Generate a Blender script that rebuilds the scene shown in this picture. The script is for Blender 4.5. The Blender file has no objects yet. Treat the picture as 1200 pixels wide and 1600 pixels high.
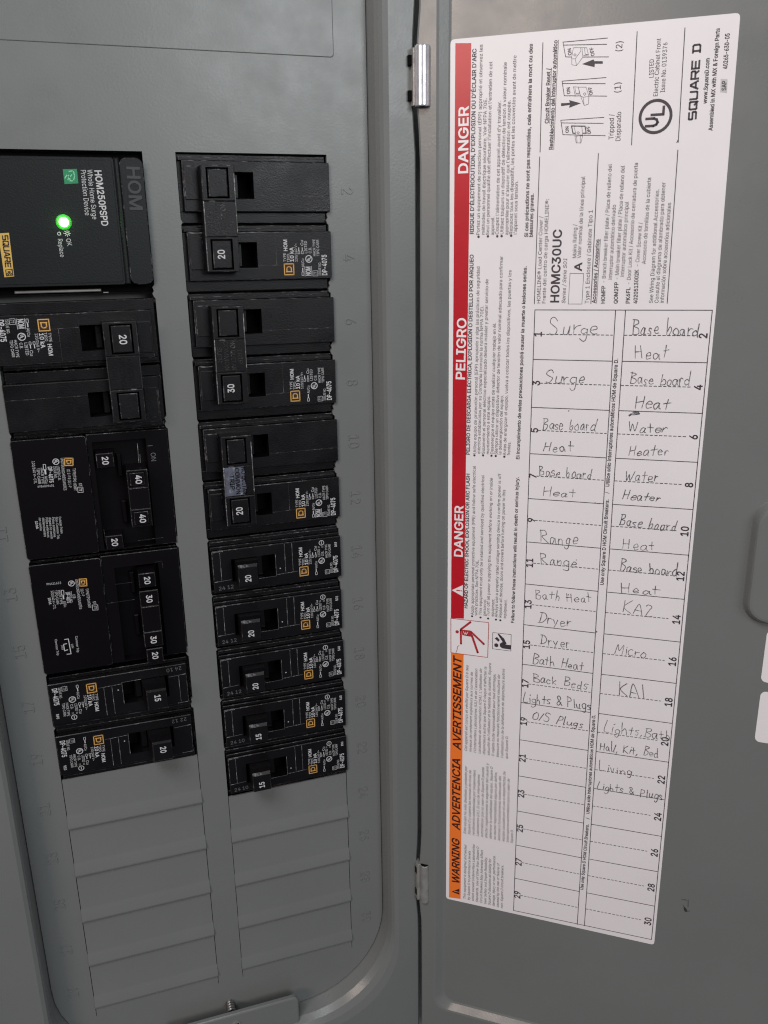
import bpy, bmesh, math, random
from mathutils import Matrix, Vector
from mathutils.geometry import tessellate_polygon

random.seed(7)
scene = bpy.context.scene
COL = scene.collection

# ------------------------------------------------------------------ camera
# All sizes below are millimetres. Panel frame: u to the right, v downwards,
# h towards the viewer; the top left corner of the right hand opening is 0,0,0.
CAM_AXES = [[0.950047, -0.311746, -0.015023], [0.106246, 0.277776, 0.954752], [-0.293467, -0.908655, 0.297022]]
CAM_LOC_MM = [-32.569, -345.848, -35.589]
FOCAL = 29.7054
HINGE_U = 91.965
DOOR_ANGLE = 0.63943

EYE = 1.5      # height in metres of v = 0 above the floor

cam_data = bpy.data.cameras.new('camera')
cam = bpy.data.objects.new('camera', cam_data)
COL.objects.link(cam)
cam_data.sensor_fit = 'VERTICAL'
cam_data.sensor_height = 36
cam_data.lens = FOCAL
cam_data.clip_start = 0.01
cam_data.clip_end = 100
ax = CAM_AXES
cam.matrix_world = Matrix((
    (ax[0][0], ax[1][0], ax[2][0], CAM_LOC_MM[0] / 1000),
    (ax[0][1], ax[1][1], ax[2][1], CAM_LOC_MM[1] / 1000),
    (ax[0][2], ax[1][2], ax[2][2], CAM_LOC_MM[2] / 1000 + EYE),
    (0, 0, 0, 1)))
scene.camera = cam

# ------------------------------------------------------------------ light
world = bpy.data.worlds.new('World')
scene.world = world
world.use_nodes = True
world.node_tree.nodes['Background'].inputs[0].default_value = (0.80, 0.86, 1.0, 1)
world.node_tree.nodes['Background'].inputs[1].default_value = 0.10


def area(name, loc, target, sx, sy, power, colour):
    l = bpy.data.lights.new(name, 'AREA')
    l.shape = 'RECTANGLE'
    l.size = sx
    l.size_y = sy
    l.energy = power
    l.color = colour
    o = bpy.data.objects.new(name, l)
    COL.objects.link(o)
    o.location = loc
    d = Vector(target) - Vector(loc)
    o.rotation_euler = d.to_track_quat('-Z', 'Y').to_euler()
    return o


area('ceiling_lamp', (-0.30, -0.55, 2.05), (0.05, 0.0, 1.45), 0.45, 0.3, 4.6, (0.95, 0.98, 1.0))
area('hall_lamp', (0.72, -2.6, 2.16), (0.0, 0.0, 1.45), 0.95, 0.85, 18.0, (0.94, 0.98, 1.0))
area('room_lamp', (-1.36, -1.23, 1.98), (0.1, 0.0, 1.45), 0.62, 0.36, 10.0, (1.0, 0.80, 0.70))

scene.view_settings.view_transform = 'Standard'
scene.view_settings.look = 'None'
scene.view_settings.exposure = 0
scene.view_settings.gamma = 1
scene.cycles.filter_width = 1.2

# ------------------------------------------------------------------ materials


def material(name, colour, rough=0.5, metal=0.0, spec=0.5, grain=0.0, grain_scale=1500,
             blotch=0.0, blotch_scale=40, fleck=None, fleck_amount=0.0, rough_var=0.0, coat=0.0,
             scratch=0.0):
    m = bpy.data.materials.new(name)
    m.use_nodes = True
    nt = m.node_tree
    b = nt.nodes['Principled BSDF']
    b.inputs['Base Color'].default_value = (*colour, 1)
    b.inputs['Roughness'].default_value = rough
    b.inputs['Metallic'].default_value = metal
    b.inputs['Specular IOR Level'].default_value = spec
    b.inputs['Coat Weight'].default_value = coat
    b.inputs['Coat Roughness'].default_value = 0.2
    tc = nt.nodes.new('ShaderNodeTexCoord')

    def noise(scale, detail=3, rough_=0.6):
        n = nt.nodes.new('ShaderNodeTexNoise')
        n.inputs['Scale'].default_value = scale
        n.inputs['Detail'].default_value = detail
        n.inputs['Roughness'].default_value = rough_
        nt.links.new(tc.outputs['Object'], n.inputs['Vector'])
        return n

    def remap(src, a, b_, c, d):
        r = nt.nodes.new('ShaderNodeMapRange')
        r.inputs[1].default_value = a
        r.inputs[2].default_value = b_
        r.inputs[3].default_value = c
        r.inputs[4].default_value = d
        nt.links.new(src, r.inputs[0])
        return r.outputs[0]
    col = None
    if blotch:
        n = noise(blotch_scale, 4)
        f = remap(n.outputs[0], 0.3, 0.7, 1 - blotch, 1 + blotch)
        mx = nt.nodes.new('ShaderNodeMix')
        mx.data_type = 'RGBA'
        mx.blend_type = 'MULTIPLY'
        mx.inputs[0].default_value = 1
        mx.inputs[6].default_value = (*colour, 1)
        nt.links.new(f, mx.inputs[7])
        col = mx.outputs[2]
    if fleck is not None:
        n = noise(fleck[3], 6, 0.75)
        f = remap(n.outputs[0], 1 - fleck_amount, 1 - fleck_amount + 0.08, 0, 1)
        mx = nt.nodes.new('ShaderNodeMix')
        mx.data_type = 'RGBA'
        nt.links.new(f, mx.inputs[0])
        if col is not None:
            nt.links.new(col, mx.inputs[6])
        else:
            mx.inputs[6].default_value = (*colour, 1)
        mx.inputs[7].default_value = (*fleck[:3], 1)
        col = mx.outputs[2]
    if col is not None:
        nt.links.new(col, b.inputs['Base Color'])
    if rough_var:
        n = noise(60, 5)
        nt.links.new(remap(n.outputs[0], 0.3, 0.7, rough - rough_var, rough + rough_var), b.inputs['Roughness'])
    if grain:
        n = noise(grain_scale, 2)
        bp = nt.nodes.new('ShaderNodeBump')
        bp.inputs['Strength'].default_value = grain
        bp.inputs['Distance'].default_value = 0.0002
        nt.links.new(n.outputs[0], bp.inputs['Height'])
        nt.links.new(bp.outputs[0], b.inputs['Normal'])
    return m


ENAMEL = material('grey_enamel', (0.168, 0.174, 0.170), 0.29, grain=0.13, grain_scale=1100, blotch=0.04, blotch_scale=14, rough_var=0.05,
                  fleck=(0.27, 0.27, 0.27, 500), fleck_amount=0.19)
BLACK = material('black_plastic', (0.0036, 0.0028, 0.0037), 0.33, spec=0.36, grain=0.3, grain_scale=1800, blotch=0.25, blotch_scale=90,
                 fleck=(0.08, 0.08, 0.085, 900), fleck_amount=0.23, rough_var=0.08)
EDGE = material('scuffed_black_edge', (0.014, 0.013, 0.014), 0.5, fleck=(0.15, 0.145, 0.15, 260), fleck_amount=0.47)
SCRATCH = material('white_scuff', (0.10, 0.10, 0.10), 0.6, fleck=(0.38, 0.37, 0.38, 380), fleck_amount=0.50)
SMOOTHBLACK = material('label_black', (0.0030, 0.0020, 0.0030), 0.38, spec=0.18, blotch=0.2, blotch_scale=60)
CHARCOAL = material('charcoal_plastic', (0.0078, 0.0100, 0.0103), 0.38, spec=0.3, blotch=0.08, grain=0.2, grain_scale=1500)
VOID = material('slot_black', (0.004, 0.004, 0.0045), 0.9, spec=0.1)
PRINT = material('white_print', (0.56, 0.56, 0.57), 0.6)
DIMPRINT = material('faint_print', (0.13, 0.13, 0.135), 0.6)
GOLD = material('gold_print', (0.66, 0.37, 0.10), 0.5)
AMBER = material('amber_print', (0.03, 0.012, 0.004), 0.5)
CHALK = material('chalky_plastic', (0.085, 0.09, 0.125), 0.7, blotch=0.5, blotch_scale=350, fleck=(0.22, 0.25, 0.29, 500), fleck_amount=0.45)
PAPER = material('label_paper', (0.82, 0.775, 0.785), 0.38, spec=0.35, blotch=0.02, blotch_scale=25, grain=0.5, grain_scale=60)
INK = material('black_ink', (0.045, 0.035, 0.045), 0.5)
FINEINK = material('fine_black_ink', (0.045, 0.035, 0.042), 0.5)
RED = material('red_ink', (0.50, 0.010, 0.020), 0.40, spec=0.2, coat=0.3, blotch=0.06, blotch_scale=80, grain=0.25, grain_scale=350)
DARKRED = material('dark_red_ink', (0.42, 0.02, 0.03), 0.5)
ORANGE = material('orange_ink', (0.90, 0.20, 0.03), 0.5, spec=0.25)
BROWNINK = material('dark_brown_ink', (0.05, 0.008, 0.006), 0.5)
WHITEINK = material('white_ink', (0.85, 0.80, 0.81), 0.4)
PENCIL = material('pencil_graphite', (0.085, 0.078, 0.088), 0.45, fleck=(0.40, 0.37, 0.39, 800), fleck_amount=0.46)
ZINC = material('zinc_plated_steel', (0.80, 0.80, 0.84), 0.3, metal=0.75, blotch=0.15, blotch_scale=200, rough_var=0.08)
DULLSTEEL = material('dull_steel', (0.42, 0.41, 0.39), 0.38, metal=0.55, blotch=0.2, blotch_scale=200)
DARKSTEEL = material('dark_steel', (0.16, 0.155, 0.15), 0.35, metal=0.7)
GREEN = material('green_print', (0.015, 0.24, 0.10), 0.5)
PALEGREEN = material('pale_green_print', (0.25, 0.60, 0.38), 0.5)
YELLOW = material('yellow_print', (0.62, 0.40, 0.09), 0.5)
BROWN = material('brown_print', (0.05, 0.03, 0.015), 0.5)
GREYTINT = material('grey_tint', (0.55, 0.52, 0.53), 0.5)
DARKWALL = material('wall_paint', (0.35, 0.34, 0.33), 0.8, grain=0.3, grain_scale=300)
LED = bpy.data.materials.new('green_light')
LED.use_nodes = True
_b = LED.node_tree.nodes['Principled BSDF']
_b.inputs['Base Color'].default_value = (0.5, 1, 0.4, 1)
_b.inputs['Emission Color'].default_value = (0.36, 1.0, 0.24, 1)
_b.inputs['Emission Strength'].default_value = 30

HALO = bpy.data.materials.new('added_green_halo')  # halo of the status light, imitated by a faintly emissive green surface
HALO.use_nodes = True
_b = HALO.node_tree.nodes['Principled BSDF']
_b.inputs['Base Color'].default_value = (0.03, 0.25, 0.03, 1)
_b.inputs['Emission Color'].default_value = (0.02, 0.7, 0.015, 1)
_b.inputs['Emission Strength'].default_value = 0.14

# ------------------------------------------------------------------ lettering
GLYPH_OUTLINES = (
    (0,33,39,[10,8,11,5,13,2,16,0,19,-1,23,0,26,2,28,5,28,8,28,11,26,14,23,16,19,17,16,16,13,14,11,11],[12,100,13,32,25,32,26,100]),
    (1,33,39,[14,-4,19,-5,24,-4,28,-1,31,3,32,8,31,13,28,17,24,20,19,21,14,20,10,17,7,13,6,8,7,3,10,-1],[9,104,9,28,29,28,30,104]),
    (0,36,88,[13,12,18,6,25,2,34,-1,40,-1,40,-15,48,-15,48,-1,55,-1,64,2,71,7,76,12,79,19,80,27,80,34,78,39,74,43,71,47,66,50,61,52,48,56,48,90,53,89,59,86,64,81,66,74,79,74,77,82,74,88,69,94,62,98,54,100,48,101,48,115,40,115,40,101,35,100,27,98,20,94,15,88,11,81,10,73,12,64,17,57,25,51,40,46,40,10,33,12,28,14,24,17,22,22,21,27,8,27,9,19],[23,69,23,74,23,78,25,82,29,86,33,88,40,90,40,58,29,63,26,66],[48,44,58,40,62,38,65,35,67,32,68,27,67,22,65,18,61,14,56,12,50,10,48,10]),
    (1,36,88,[9,10,16,3,24,-2,33,-5,36,-5,36,-18,52,-18,52,-5,55,-5,65,-1,73,4,79,10,83,18,84,27,83,34,81,41,77,46,73,50,68,53,63,55,52,59,52,85,57,83,61,79,64,70,83,70,81,83,77,90,71,97,64,101,55,104,52,104,52,118,36,118,36,104,25,101,18,97,12,90,8,82,6,73,8,63,14,54,23,48,36,43,36,15,30,17,27,20,25,23,24,31,3,31,5,18],[27,71,26,74,27,77,28,80,31,82,36,85,36,64,31,66,29,68],[64,27,63,24,62,20,59,18,55,15,52,15,52,39,60,35,62,33,64,30]),
    (0,38,88,[11,12,15,7,22,2,30,0,39,-1,46,-1,53,1,60,5,65,8,72,0,86,0,72,17,76,23,78,28,80,35,80,44,69,44,68,37,66,30,64,26,43,52,60,67,62,71,63,75,64,79,63,85,61,90,57,95,52,98,46,100,39,101,32,100,26,98,22,95,18,90,16,85,15,78,15,73,17,68,20,63,27,54,17,46,12,42,9,37,7,32,7,26,8,19],[21,17,20,21,19,26,20,30,22,34,25,38,34,45,57,17,55,15,49,12,44,10,38,9,33,10,28,11,24,14],[33,89,36,90,40,91,44,90,48,87,51,84,51,80,51,76,50,74,36,61,29,71,27,75,27,78,27,82,29,85,30,87]),
    (1,38,88,[4,18,7,10,13,4,20,-1,29,-4,39,-5,47,-4,55,-2,62,1,64,3,70,-4,94,-4,77,17,79,21,82,27,83,35,84,48,65,48,64,37,63,34,49,52,60,61,63,65,65,70,67,74,67,80,67,86,64,92,60,97,54,101,47,104,39,105,32,104,25,101,19,97,15,92,12,86,11,78,12,72,14,66,17,61,21,55,14,49,10,44,6,39,4,33,3,26],[23,22,23,26,23,29,25,32,28,36,33,40,52,18,48,15,43,13,38,13,34,13,30,15,27,17,25,19],[40,87,43,86,46,85,47,82,48,79,37,66,31,76,31,78,31,81]),
    (0,39,41,[25,62,27,100,14,100,15,62]),
    (1,39,41,[29,59,31,104,10,104,12,59]),
    (0,40,54,[18,31,19,21,22,11,25,1,30,-9,35,-19,46,-19,37,3,34,13,32,23,30,32,30,41,30,51,32,62,34,73,38,84,42,95,46,106,35,106,30,97,26,87,22,75,20,64,18,52,18,41]),
    (1,40,54,[52,-23,45,-6,41,4,37,14,35,23,34,32,34,41,34,50,35,61,38,72,41,83,45,94,52,110,32,110,27,99,22,88,19,76,16,64,14,52,14,41,14,30,16,20,18,10,22,-1,26,-11,32,-23]),
    (0,41,54,[13,-7,7,-19,19,-19,24,-9,28,0,32,10,34,21,36,31,36,41,36,52,34,64,31,75,28,87,24,97,19,106,7,106,12,95,16,84,20,73,22,62,23,51,24,41,24,32,22,23,20,13,17,4]),
    (1,41,54,[9,-6,1,-23,21,-23,28,-11,32,-1,35,9,38,20,39,30,40,41,39,52,38,64,35,76,31,88,27,99,21,110,1,110,9,94,13,83,16,72,18,61,20,50,20,41,20,32,19,24,16,14,13,5]),
    (0,43,89,[12,44,12,34,39,34,39,7,50,7,50,34,77,34,77,44,50,44,50,71,39,71,39,44]),
    (1,43,89,[8,48,8,30,35,30,35,3,54,3,54,30,81,30,81,48,54,48,54,75,35,75,35,48]),
    (0,44,37,[13,14,7,-23,17,-23,27,14]),
    (1,44,37,[10,18,3,-27,19,-27,32,18]),
    (0,45,89,[22,48,22,37,66,37,66,48]),
    (1,45,89,[19,52,19,33,70,33,70,52]),
    (0,46,37,[10,8,10,5,12,2,15,0,19,-1,22,0,25,2,27,5,28,8,27,12,25,14,22,16,19,17,15,16,12,14,10,12]),
    (1,46,37,[7,13,6,8,7,3,10,-1,14,-4,19,-5,24,-4,28,-1,31,3,32,8,31,13,28,17,24,20,19,21,14,20,10,17]),
    (0,47,49,[46,105,35,105,3,-15,14,-15]),
    (1,47,49,[51,108,32,108,-2,-19,17,-19]),
    (0,48,89,[10,35,14,22,19,12,26,5,34,0,45,-1,55,0,64,5,70,12,76,22,79,35,80,50,79,65,76,78,70,88,63,95,55,100,45,101,34,100,26,95,19,88,14,78,10,65,9,50],[24,28,22,38,21,50,22,62,24,72,28,80,32,86,38,89,45,90,51,89,57,86,62,80,65,72,67,62,68,50,67,38,65,28,62,20,57,14,51,11,45,10,38,11,32,14,28,20]),
    (1,48,89,[6,50,7,34,10,21,15,10,23,2,33,-3,45,-5,56,-3,66,2,74,10,79,21,82,34,83,50,82,66,79,79,74,90,66,98,56,103,45,105,33,103,23,98,16,90,10,79,7,66],[26,39,25,50,26,61,28,71,31,78,35,83,39,86,45,86,50,86,54,83,58,78,61,71,63,61,64,50,63,39,61,29,58,22,54,17,50,15,45,14,39,15,35,17,31,22,28,29]),
    (0,49,89,[77,0,77,11,54,11,54,100,39,100,17,84,17,70,42,88,42,11,15,11,15,0]),
    (1,49,89,[81,-4,81,15,58,15,58,104,38,104,13,86,13,63,38,81,38,15,11,15,11,-4]),
    (0,50,89,[25,71,26,77,27,81,30,85,34,88,39,90,44,90,49,90,54,88,58,86,60,82,62,78,63,73,62,68,61,64,59,60,55,56,13,9,13,0,77,0,77,11,30,12,66,51,70,57,73,62,74,68,75,73,74,81,71,88,66,93,60,98,53,100,44,101,36,100,28,98,22,93,17,87,14,80,13,71]),
    (1,50,89,[28,67,29,76,31,79,33,82,36,85,39,86,44,87,48,86,52,85,55,83,57,80,59,77,59,73,59,69,58,66,53,58,9,11,9,-4,80,-4,80,15,39,16,69,49,73,55,76,61,78,67,79,73,78,82,74,90,69,96,62,101,54,104,44,105,35,104,26,101,19,96,14,89,10,81,9,67]),
    (0,51,89,[19,6,26,2,34,-1,43,-1,52,0,61,2,68,7,73,13,76,20,77,28,76,37,73,44,68,50,61,54,52,57,43,57,73,91,73,100,14,100,14,89,57,88,31,59,31,49,40,49,48,48,54,46,59,43,62,39,64,34,65,28,64,23,62,18,58,15,54,12,49,10,43,10,37,10,32,12,28,14,25,17,23,21,21,26,9,26,10,18,14,11]),
    (1,51,89,[7,17,11,9,17,3,25,-2,33,-4,43,-5,53,-4,62,-1,70,4,76,11,80,19,81,28,80,38,76,46,70,53,62,58,52,61,50,61,77,89,77,104,10,104,10,85,48,84,27,60,27,45,39,45,47,44,52,42,56,40,59,37,60,33,61,28,60,24,59,20,56,18,53,15,48,14,43,14,38,14,34,15,30,17,28,19,26,23,25,30,4,30]),
    (0,52,89,[8,31,8,21,55,21,55,0,67,0,67,21,81,21,81,32,67,32,67,62,55,62,55,32,21,33,61,100,49,100]),
    (1,52,89,[4,32,4,17,52,17,52,-4,71,-4,71,17,85,17,85,36,71,36,71,66,52,66,52,36,28,36,68,104,46,104]),
    (0,53,89,[25,48,29,51,33,53,38,54,43,54,49,54,54,52,58,48,62,43,64,38,64,32,64,26,62,21,59,16,54,13,49,11,43,10,39,10,34,12,30,14,27,17,25,21,24,26,12,26,13,18,16,12,21,6,28,2,35,0,43,-1,53,0,61,3,67,8,73,15,76,23,77,32,76,39,74,45,72,51,68,56,63,60,58,63,52,65,45,66,40,65,35,64,30,62,26,59,30,89,72,89,72,100,19,100,13,50]),
    (1,53,89,[26,44,30,48,34,49,38,50,43,51,48,50,52,48,56,45,58,42,60,37,61,32,60,27,58,22,56,19,52,16,48,14,43,14,39,14,36,15,33,17,30,20,29,23,27,29,7,29,9,17,13,10,19,3,26,-1,34,-4,44,-5,54,-4,63,0,70,5,76,13,79,22,81,32,80,40,78,47,75,53,71,59,65,63,59,67,52,69,45,69,39,69,34,67,29,65,31,67,33,85,76,85,76,104,15,104,9,46]),
    (0,54,89,[17,15,22,8,28,3,36,0,44,-1,53,0,61,3,67,8,72,14,75,22,76,31,75,40,73,47,68,53,62,58,55,61,46,62,42,61,38,60,34,58,63,100,50,100,27,67,20,56,16,47,13,39,12,32,14,23],[27,20,25,25,25,31,25,37,27,42,30,46,34,49,39,51,44,52,50,51,55,49,59,46,62,42,64,37,64,31,64,25,62,20,59,16,55,12,50,10,44,10,39,10,34,12,30,16]),
    (1,54,89,[9,32,10,22,13,13,19,5,26,0,35,-4,44,-5,54,-4,63,-1,70,5,76,12,79,21,80,31,79,40,76,49,71,56,64,61,56,65,46,66,41,65,71,104,48,104,24,69,17,58,12,48,10,40],[28,31,29,36,30,40,33,44,36,46,40,48,44,48,49,48,53,46,56,44,58,40,60,36,61,31,60,26,58,22,56,18,53,16,49,14,44,13,40,14,36,16,33,18,31,22,29,26]),
    (0,55,89,[32,0,77,88,77,100,12,100,12,89,64,88,19,0]),
    (1,55,89,[35,-4,81,87,81,104,8,104,8,85,57,84,13,-4]),
    (0,56,89,[15,12,20,7,27,2,35,0,44,-1,54,0,62,2,69,7,74,12,78,19,79,27,78,33,76,38,73,43,69,47,64,50,59,52,66,55,71,61,74,67,75,75,74,82,71,88,66,94,60,98,53,100,44,101,36,100,29,98,22,94,18,88,15,82,14,75,15,67,18,61,23,55,30,52,25,50,20,47,16,43,13,38,11,33,10,27,11,19],[25,18,23,22,23,27,23,32,26,37,29,41,33,44,39,46,44,46,50,46,56,44,60,41,63,37,65,32,66,27,66,22,63,18,60,14,56,12,51,10,44,10,38,10,33,12,29,14],[35,88,39,90,44,90,50,90,54,88,58,86,60,83,62,79,63,74,62,69,60,65,58,62,54,59,49,57,44,57,39,57,35,59,31,62,28,65,27,69,26,74,27,79,28,83,31,86]),
    (1,56,89,[11,10,17,4,25,-1,34,-4,44,-5,55,-4,64,-1,72,4,78,10,81,18,83,27,82,34,80,40,76,46,71,50,68,52,69,53,68,52,68,53,66,54,68,53,74,58,78,66,79,75,78,83,74,91,69,97,62,101,54,104,44,105,35,104,27,101,20,97,15,91,11,83,10,75,11,66,15,58,21,52,17,50,13,46,9,40,7,34,6,27,8,18],[29,20,27,23,27,27,27,31,29,35,31,38,35,40,39,42,44,42,50,42,54,40,57,38,60,35,62,31,62,27,62,23,60,20,58,17,54,15,50,14,44,13,39,14,34,15,31,17],[44,61,40,61,37,62,34,64,32,67,30,70,30,74,30,78,32,81,34,83,37,85,40,86,44,87,49,86,52,85,55,83,57,81,58,78,59,74,58,70,57,67,55,64,52,62,49,61]),
    (0,57,89,[16,53,21,47,27,42,34,39,43,38,47,39,50,40,55,42,26,0,39,0,62,33,69,44,73,53,76,61,76,68,75,77,72,85,67,92,61,97,53,100,44,101,36,100,28,97,22,92,17,86,14,78,12,69,13,60],[27,58,25,63,25,69,25,75,27,80,30,84,34,88,39,90,44,90,50,90,55,88,59,84,62,80,64,75,64,69,64,63,62,58,59,54,55,51,50,49,44,48,39,49,34,51,30,54]),
    (1,57,89,[10,59,13,51,18,44,25,39,33,35,43,34,48,35,18,-4,41,-4,65,31,72,42,77,52,79,60,80,68,79,78,76,87,70,95,63,100,54,104,44,105,35,104,26,101,19,95,13,88,10,79,9,69],[29,64,28,69,29,74,31,78,33,82,36,84,40,86,44,87,49,86,53,84,56,82,58,78,60,74,61,69,60,64,58,60,56,56,53,54,49,52,44,52,40,52,36,54,33,56,31,60]),
    (0,58,37,[10,8,10,5,12,2,15,0,19,-1,22,0,25,2,27,5,28,8,27,12,25,14,22,16,19,17,15,16,12,14,10,12],[10,62,10,59,12,56,15,54,19,53,22,54,25,56,27,59,28,62,27,66,25,69,22,70,19,71,15,70,12,69,10,66]),
    (1,58,37,[7,13,6,8,7,3,10,-1,14,-4,19,-5,24,-4,28,-1,31,3,32,8,31,13,28,17,24,20,19,21,14,20,10,17],[7,67,6,62,7,57,10,53,14,50,19,49,24,50,28,53,31,57,32,62,31,67,28,71,24,74,19,75,14,74,10,71]),
    (0,59,37,[13,14,7,-23,17,-23,27,14],[11,62,12,59,14,56,17,54,20,53,24,54,27,56,29,59,29,62,29,66,27,69,24,70,20,71,17,70,14,69,12,66]),
    (1,59,37,[10,18,3,-27,19,-27,32,18],[7,62,8,57,11,53,15,50,20,49,25,50,29,53,32,57,33,62,32,67,29,71,25,74,20,75,15,74,11,71,8,67]),
    (0,63,70,[7,82,5,74,18,74,19,79,21,84,24,87,27,89,31,90,35,91,39,90,43,89,47,87,49,84,51,80,51,75,51,70,48,66,45,62,33,53,30,50,28,45,26,39,26,30,38,30,38,36,39,40,41,44,43,46,56,56,60,61,63,68,64,75,63,82,60,89,56,94,50,98,43,101,35,101,27,101,20,98,14,94,10,89],[23,8,24,5,26,2,29,0,32,-1,36,0,39,2,40,5,41,8,40,11,39,14,36,16,32,17,29,16,26,14,24,11]),
    (1,63,70,[19,8,20,3,23,-1,27,-4,32,-5,37,-4,41,-1,44,3,45,8,44,13,41,17,37,20,32,21,27,20,23,17,20,13],[3,83,1,71,21,71,23,78,24,82,26,84,29,86,32,87,35,87,39,87,42,85,44,84,46,82,47,79,48,75,47,71,45,68,43,65,30,56,27,52,24,46,23,40,22,26,42,26,42,36,43,39,44,41,59,53,63,59,67,67,68,75,66,83,63,91,58,97,52,101,44,104,35,105,26,104,19,102,12,97,6,91]),
    (0,65,94,[3,0,17,0,26,28,68,28,78,0,91,0,54,100,40,100],[47,90,64,39,30,39]),
    (1,65,94,[-2,-4,19,-4,29,24,65,24,75,-4,96,-4,57,104,37,104],[47,77,58,43,36,43]),
    (0,66,90,[24,11,24,45,49,45,55,45,60,43,64,40,67,36,69,32,70,27,69,21,65,16,58,12,48,11],[12,100,12,0,48,0,59,1,68,4,74,8,79,13,81,20,82,27,81,34,79,40,76,45,71,48,62,52,66,54,70,56,73,59,76,63,78,68,78,73,77,81,75,87,71,92,65,96,57,99,47,100],[24,56,24,89,47,89,56,88,61,84,65,79,66,73,65,68,64,64,61,61,57,58,52,57,47,56]),
    (1,66,90,[28,15,28,42,49,42,54,41,58,39,62,37,64,34,66,31,66,27,65,22,62,19,57,16,48,15],[8,104,8,-4,49,-4,60,-3,69,0,77,5,82,11,85,19,86,27,85,35,82,42,78,47,73,51,71,53,76,57,79,61,81,67,82,74,81,81,78,89,73,95,66,100,58,103,48,104],[28,60,28,85,47,85,54,84,59,81,61,78,62,73,62,69,60,66,58,64,55,62,51,60,47,60]),
    (0,67,100,[9,35,14,23,21,12,30,5,40,0,53,-1,60,-1,67,1,73,4,79,7,84,12,88,18,91,24,93,32,80,32,79,27,77,22,74,19,70,16,66,13,62,12,57,11,53,10,44,12,36,15,30,21,25,28,21,38,20,50,21,62,25,72,30,79,36,85,44,88,53,90,57,89,62,88,66,87,70,84,74,81,77,78,79,73,80,68,93,68,91,76,88,82,84,88,79,93,73,96,67,99,60,101,53,101,40,100,30,95,21,87,14,77,9,65,8,50]),
    (1,67,100,[6,34,10,21,18,10,28,2,39,-3,52,-5,61,-5,68,-3,75,0,81,4,87,10,91,16,95,23,98,35,77,35,75,28,73,25,71,21,68,19,65,17,61,15,57,15,53,14,45,15,38,18,33,23,28,30,25,39,24,50,25,61,28,70,32,77,38,82,45,85,53,86,57,85,61,85,65,83,68,81,71,79,73,75,75,72,77,65,98,65,95,77,91,84,87,90,81,96,75,100,68,103,61,105,52,105,39,103,28,98,18,90,10,79,6,66,4,50]),
    (0,68,99,[12,100,12,0,43,0,57,2,69,6,78,13,85,23,89,36,91,50,89,65,85,77,78,87,69,94,58,99,44,100],[62,16,53,12,42,11,24,11,24,89,43,89,54,88,63,84,70,79,75,71,77,61,78,50,77,39,74,29,70,22]),
    (1,68,99,[8,104,8,-4,43,-4,58,-2,71,3,81,11,89,22,93,35,95,50,93,65,89,79,81,89,71,97,59,102,45,104],[61,19,52,16,42,15,28,15,28,85,43,85,53,84,61,81,67,76,71,69,74,61,75,50,74,40,71,31,67,24]),
    (0,69,82,[24,11,24,45,70,45,70,56,24,56,24,89,73,89,73,100,12,100,12,0,74,0,74,11]),
    (1,69,82,[28,15,28,41,74,41,74,60,28,60,28,85,77,85,77,104,8,104,8,-4,78,-4,78,15]),
    (0,70,81,[24,0,24,43,68,43,68,55,24,55,24,89,73,89,73,100,12,100,12,0]),
    (1,70,81,[28,-4,28,40,72,40,72,58,28,58,28,85,76,85,76,104,8,104,8,-4]),
    (0,71,102,[9,35,14,23,20,13,29,5,40,0,53,-1,64,0,74,4,82,10,89,18,93,28,94,39,94,50,56,50,56,39,81,39,81,31,78,24,74,18,68,14,61,11,53,10,44,12,36,15,30,21,25,28,21,38,20,50,21,62,25,72,30,79,36,85,44,88,52,90,57,89,62,88,66,86,70,84,73,81,76,77,78,73,80,69,93,69,91,76,88,82,84,87,79,92,73,96,67,99,60,101,52,101,40,100,29,95,20,87,14,77,9,65,8,50]),
    (1,71,102,[6,34,10,21,18,10,27,2,39,-3,53,-5,65,-4,76,0,85,7,92,16,96,27,98,39,98,54,52,54,52,35,78,38,77,32,75,26,71,21,66,17,60,15,53,14,45,15,38,18,33,23,28,30,25,39,24,50,25,61,28,70,32,77,38,82,45,85,52,86,57,85,61,85,64,83,68,81,70,78,73,75,75,72,78,65,98,65,95,77,92,84,87,90,82,95,75,99,68,103,60,105,52,105,39,103,27,98,17,90,10,79,6,65,4,50]),
    (0,72,102,[12,0,24,0,24,46,77,46,77,0,90,0,90,100,77,100,77,57,24,57,24,100,12,100]),
    (1,72,102,[8,-4,28,-4,28,42,73,42,73,-4,94,-4,94,104,73,104,73,61,28,61,28,104,8,104]),
    (0,73,59,[6,11,6,0,53,0,53,11,36,11,36,89,53,89,53,100,6,100,6,89,23,89,23,11]),
    (1,73,59,[2,15,2,-4,57,-4,57,15,40,15,40,85,57,85,57,104,2,104,2,85,19,85,19,15]),
    (0,74,78,[7,34,7,29,9,16,15,6,24,1,36,-1,48,1,58,6,64,16,66,29,66,100,53,100,53,29,52,20,49,15,43,11,36,10,29,11,24,15,20,20,19,29,19,34]),
    (1,74,78,[3,38,3,28,5,14,12,4,23,-3,36,-5,50,-3,61,4,68,14,70,28,70,104,50,104,50,29,49,22,46,17,42,15,36,14,31,15,27,17,24,22,23,29,23,38]),
    (0,75,92,[12,100,12,0,24,0,24,33,39,48,73,0,88,0,48,57,88,100,71,100,24,47,24,100]),
    (1,75,92,[8,104,8,-4,28,-4,28,33,38,42,71,-4,96,-4,53,56,97,104,70,104,28,58,28,104]),
    (0,76,77,[12,100,12,0,71,0,71,11,24,11,24,100]),
    (1,76,77,[8,104,8,-4,75,-4,75,15,28,15,28,104]),
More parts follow.
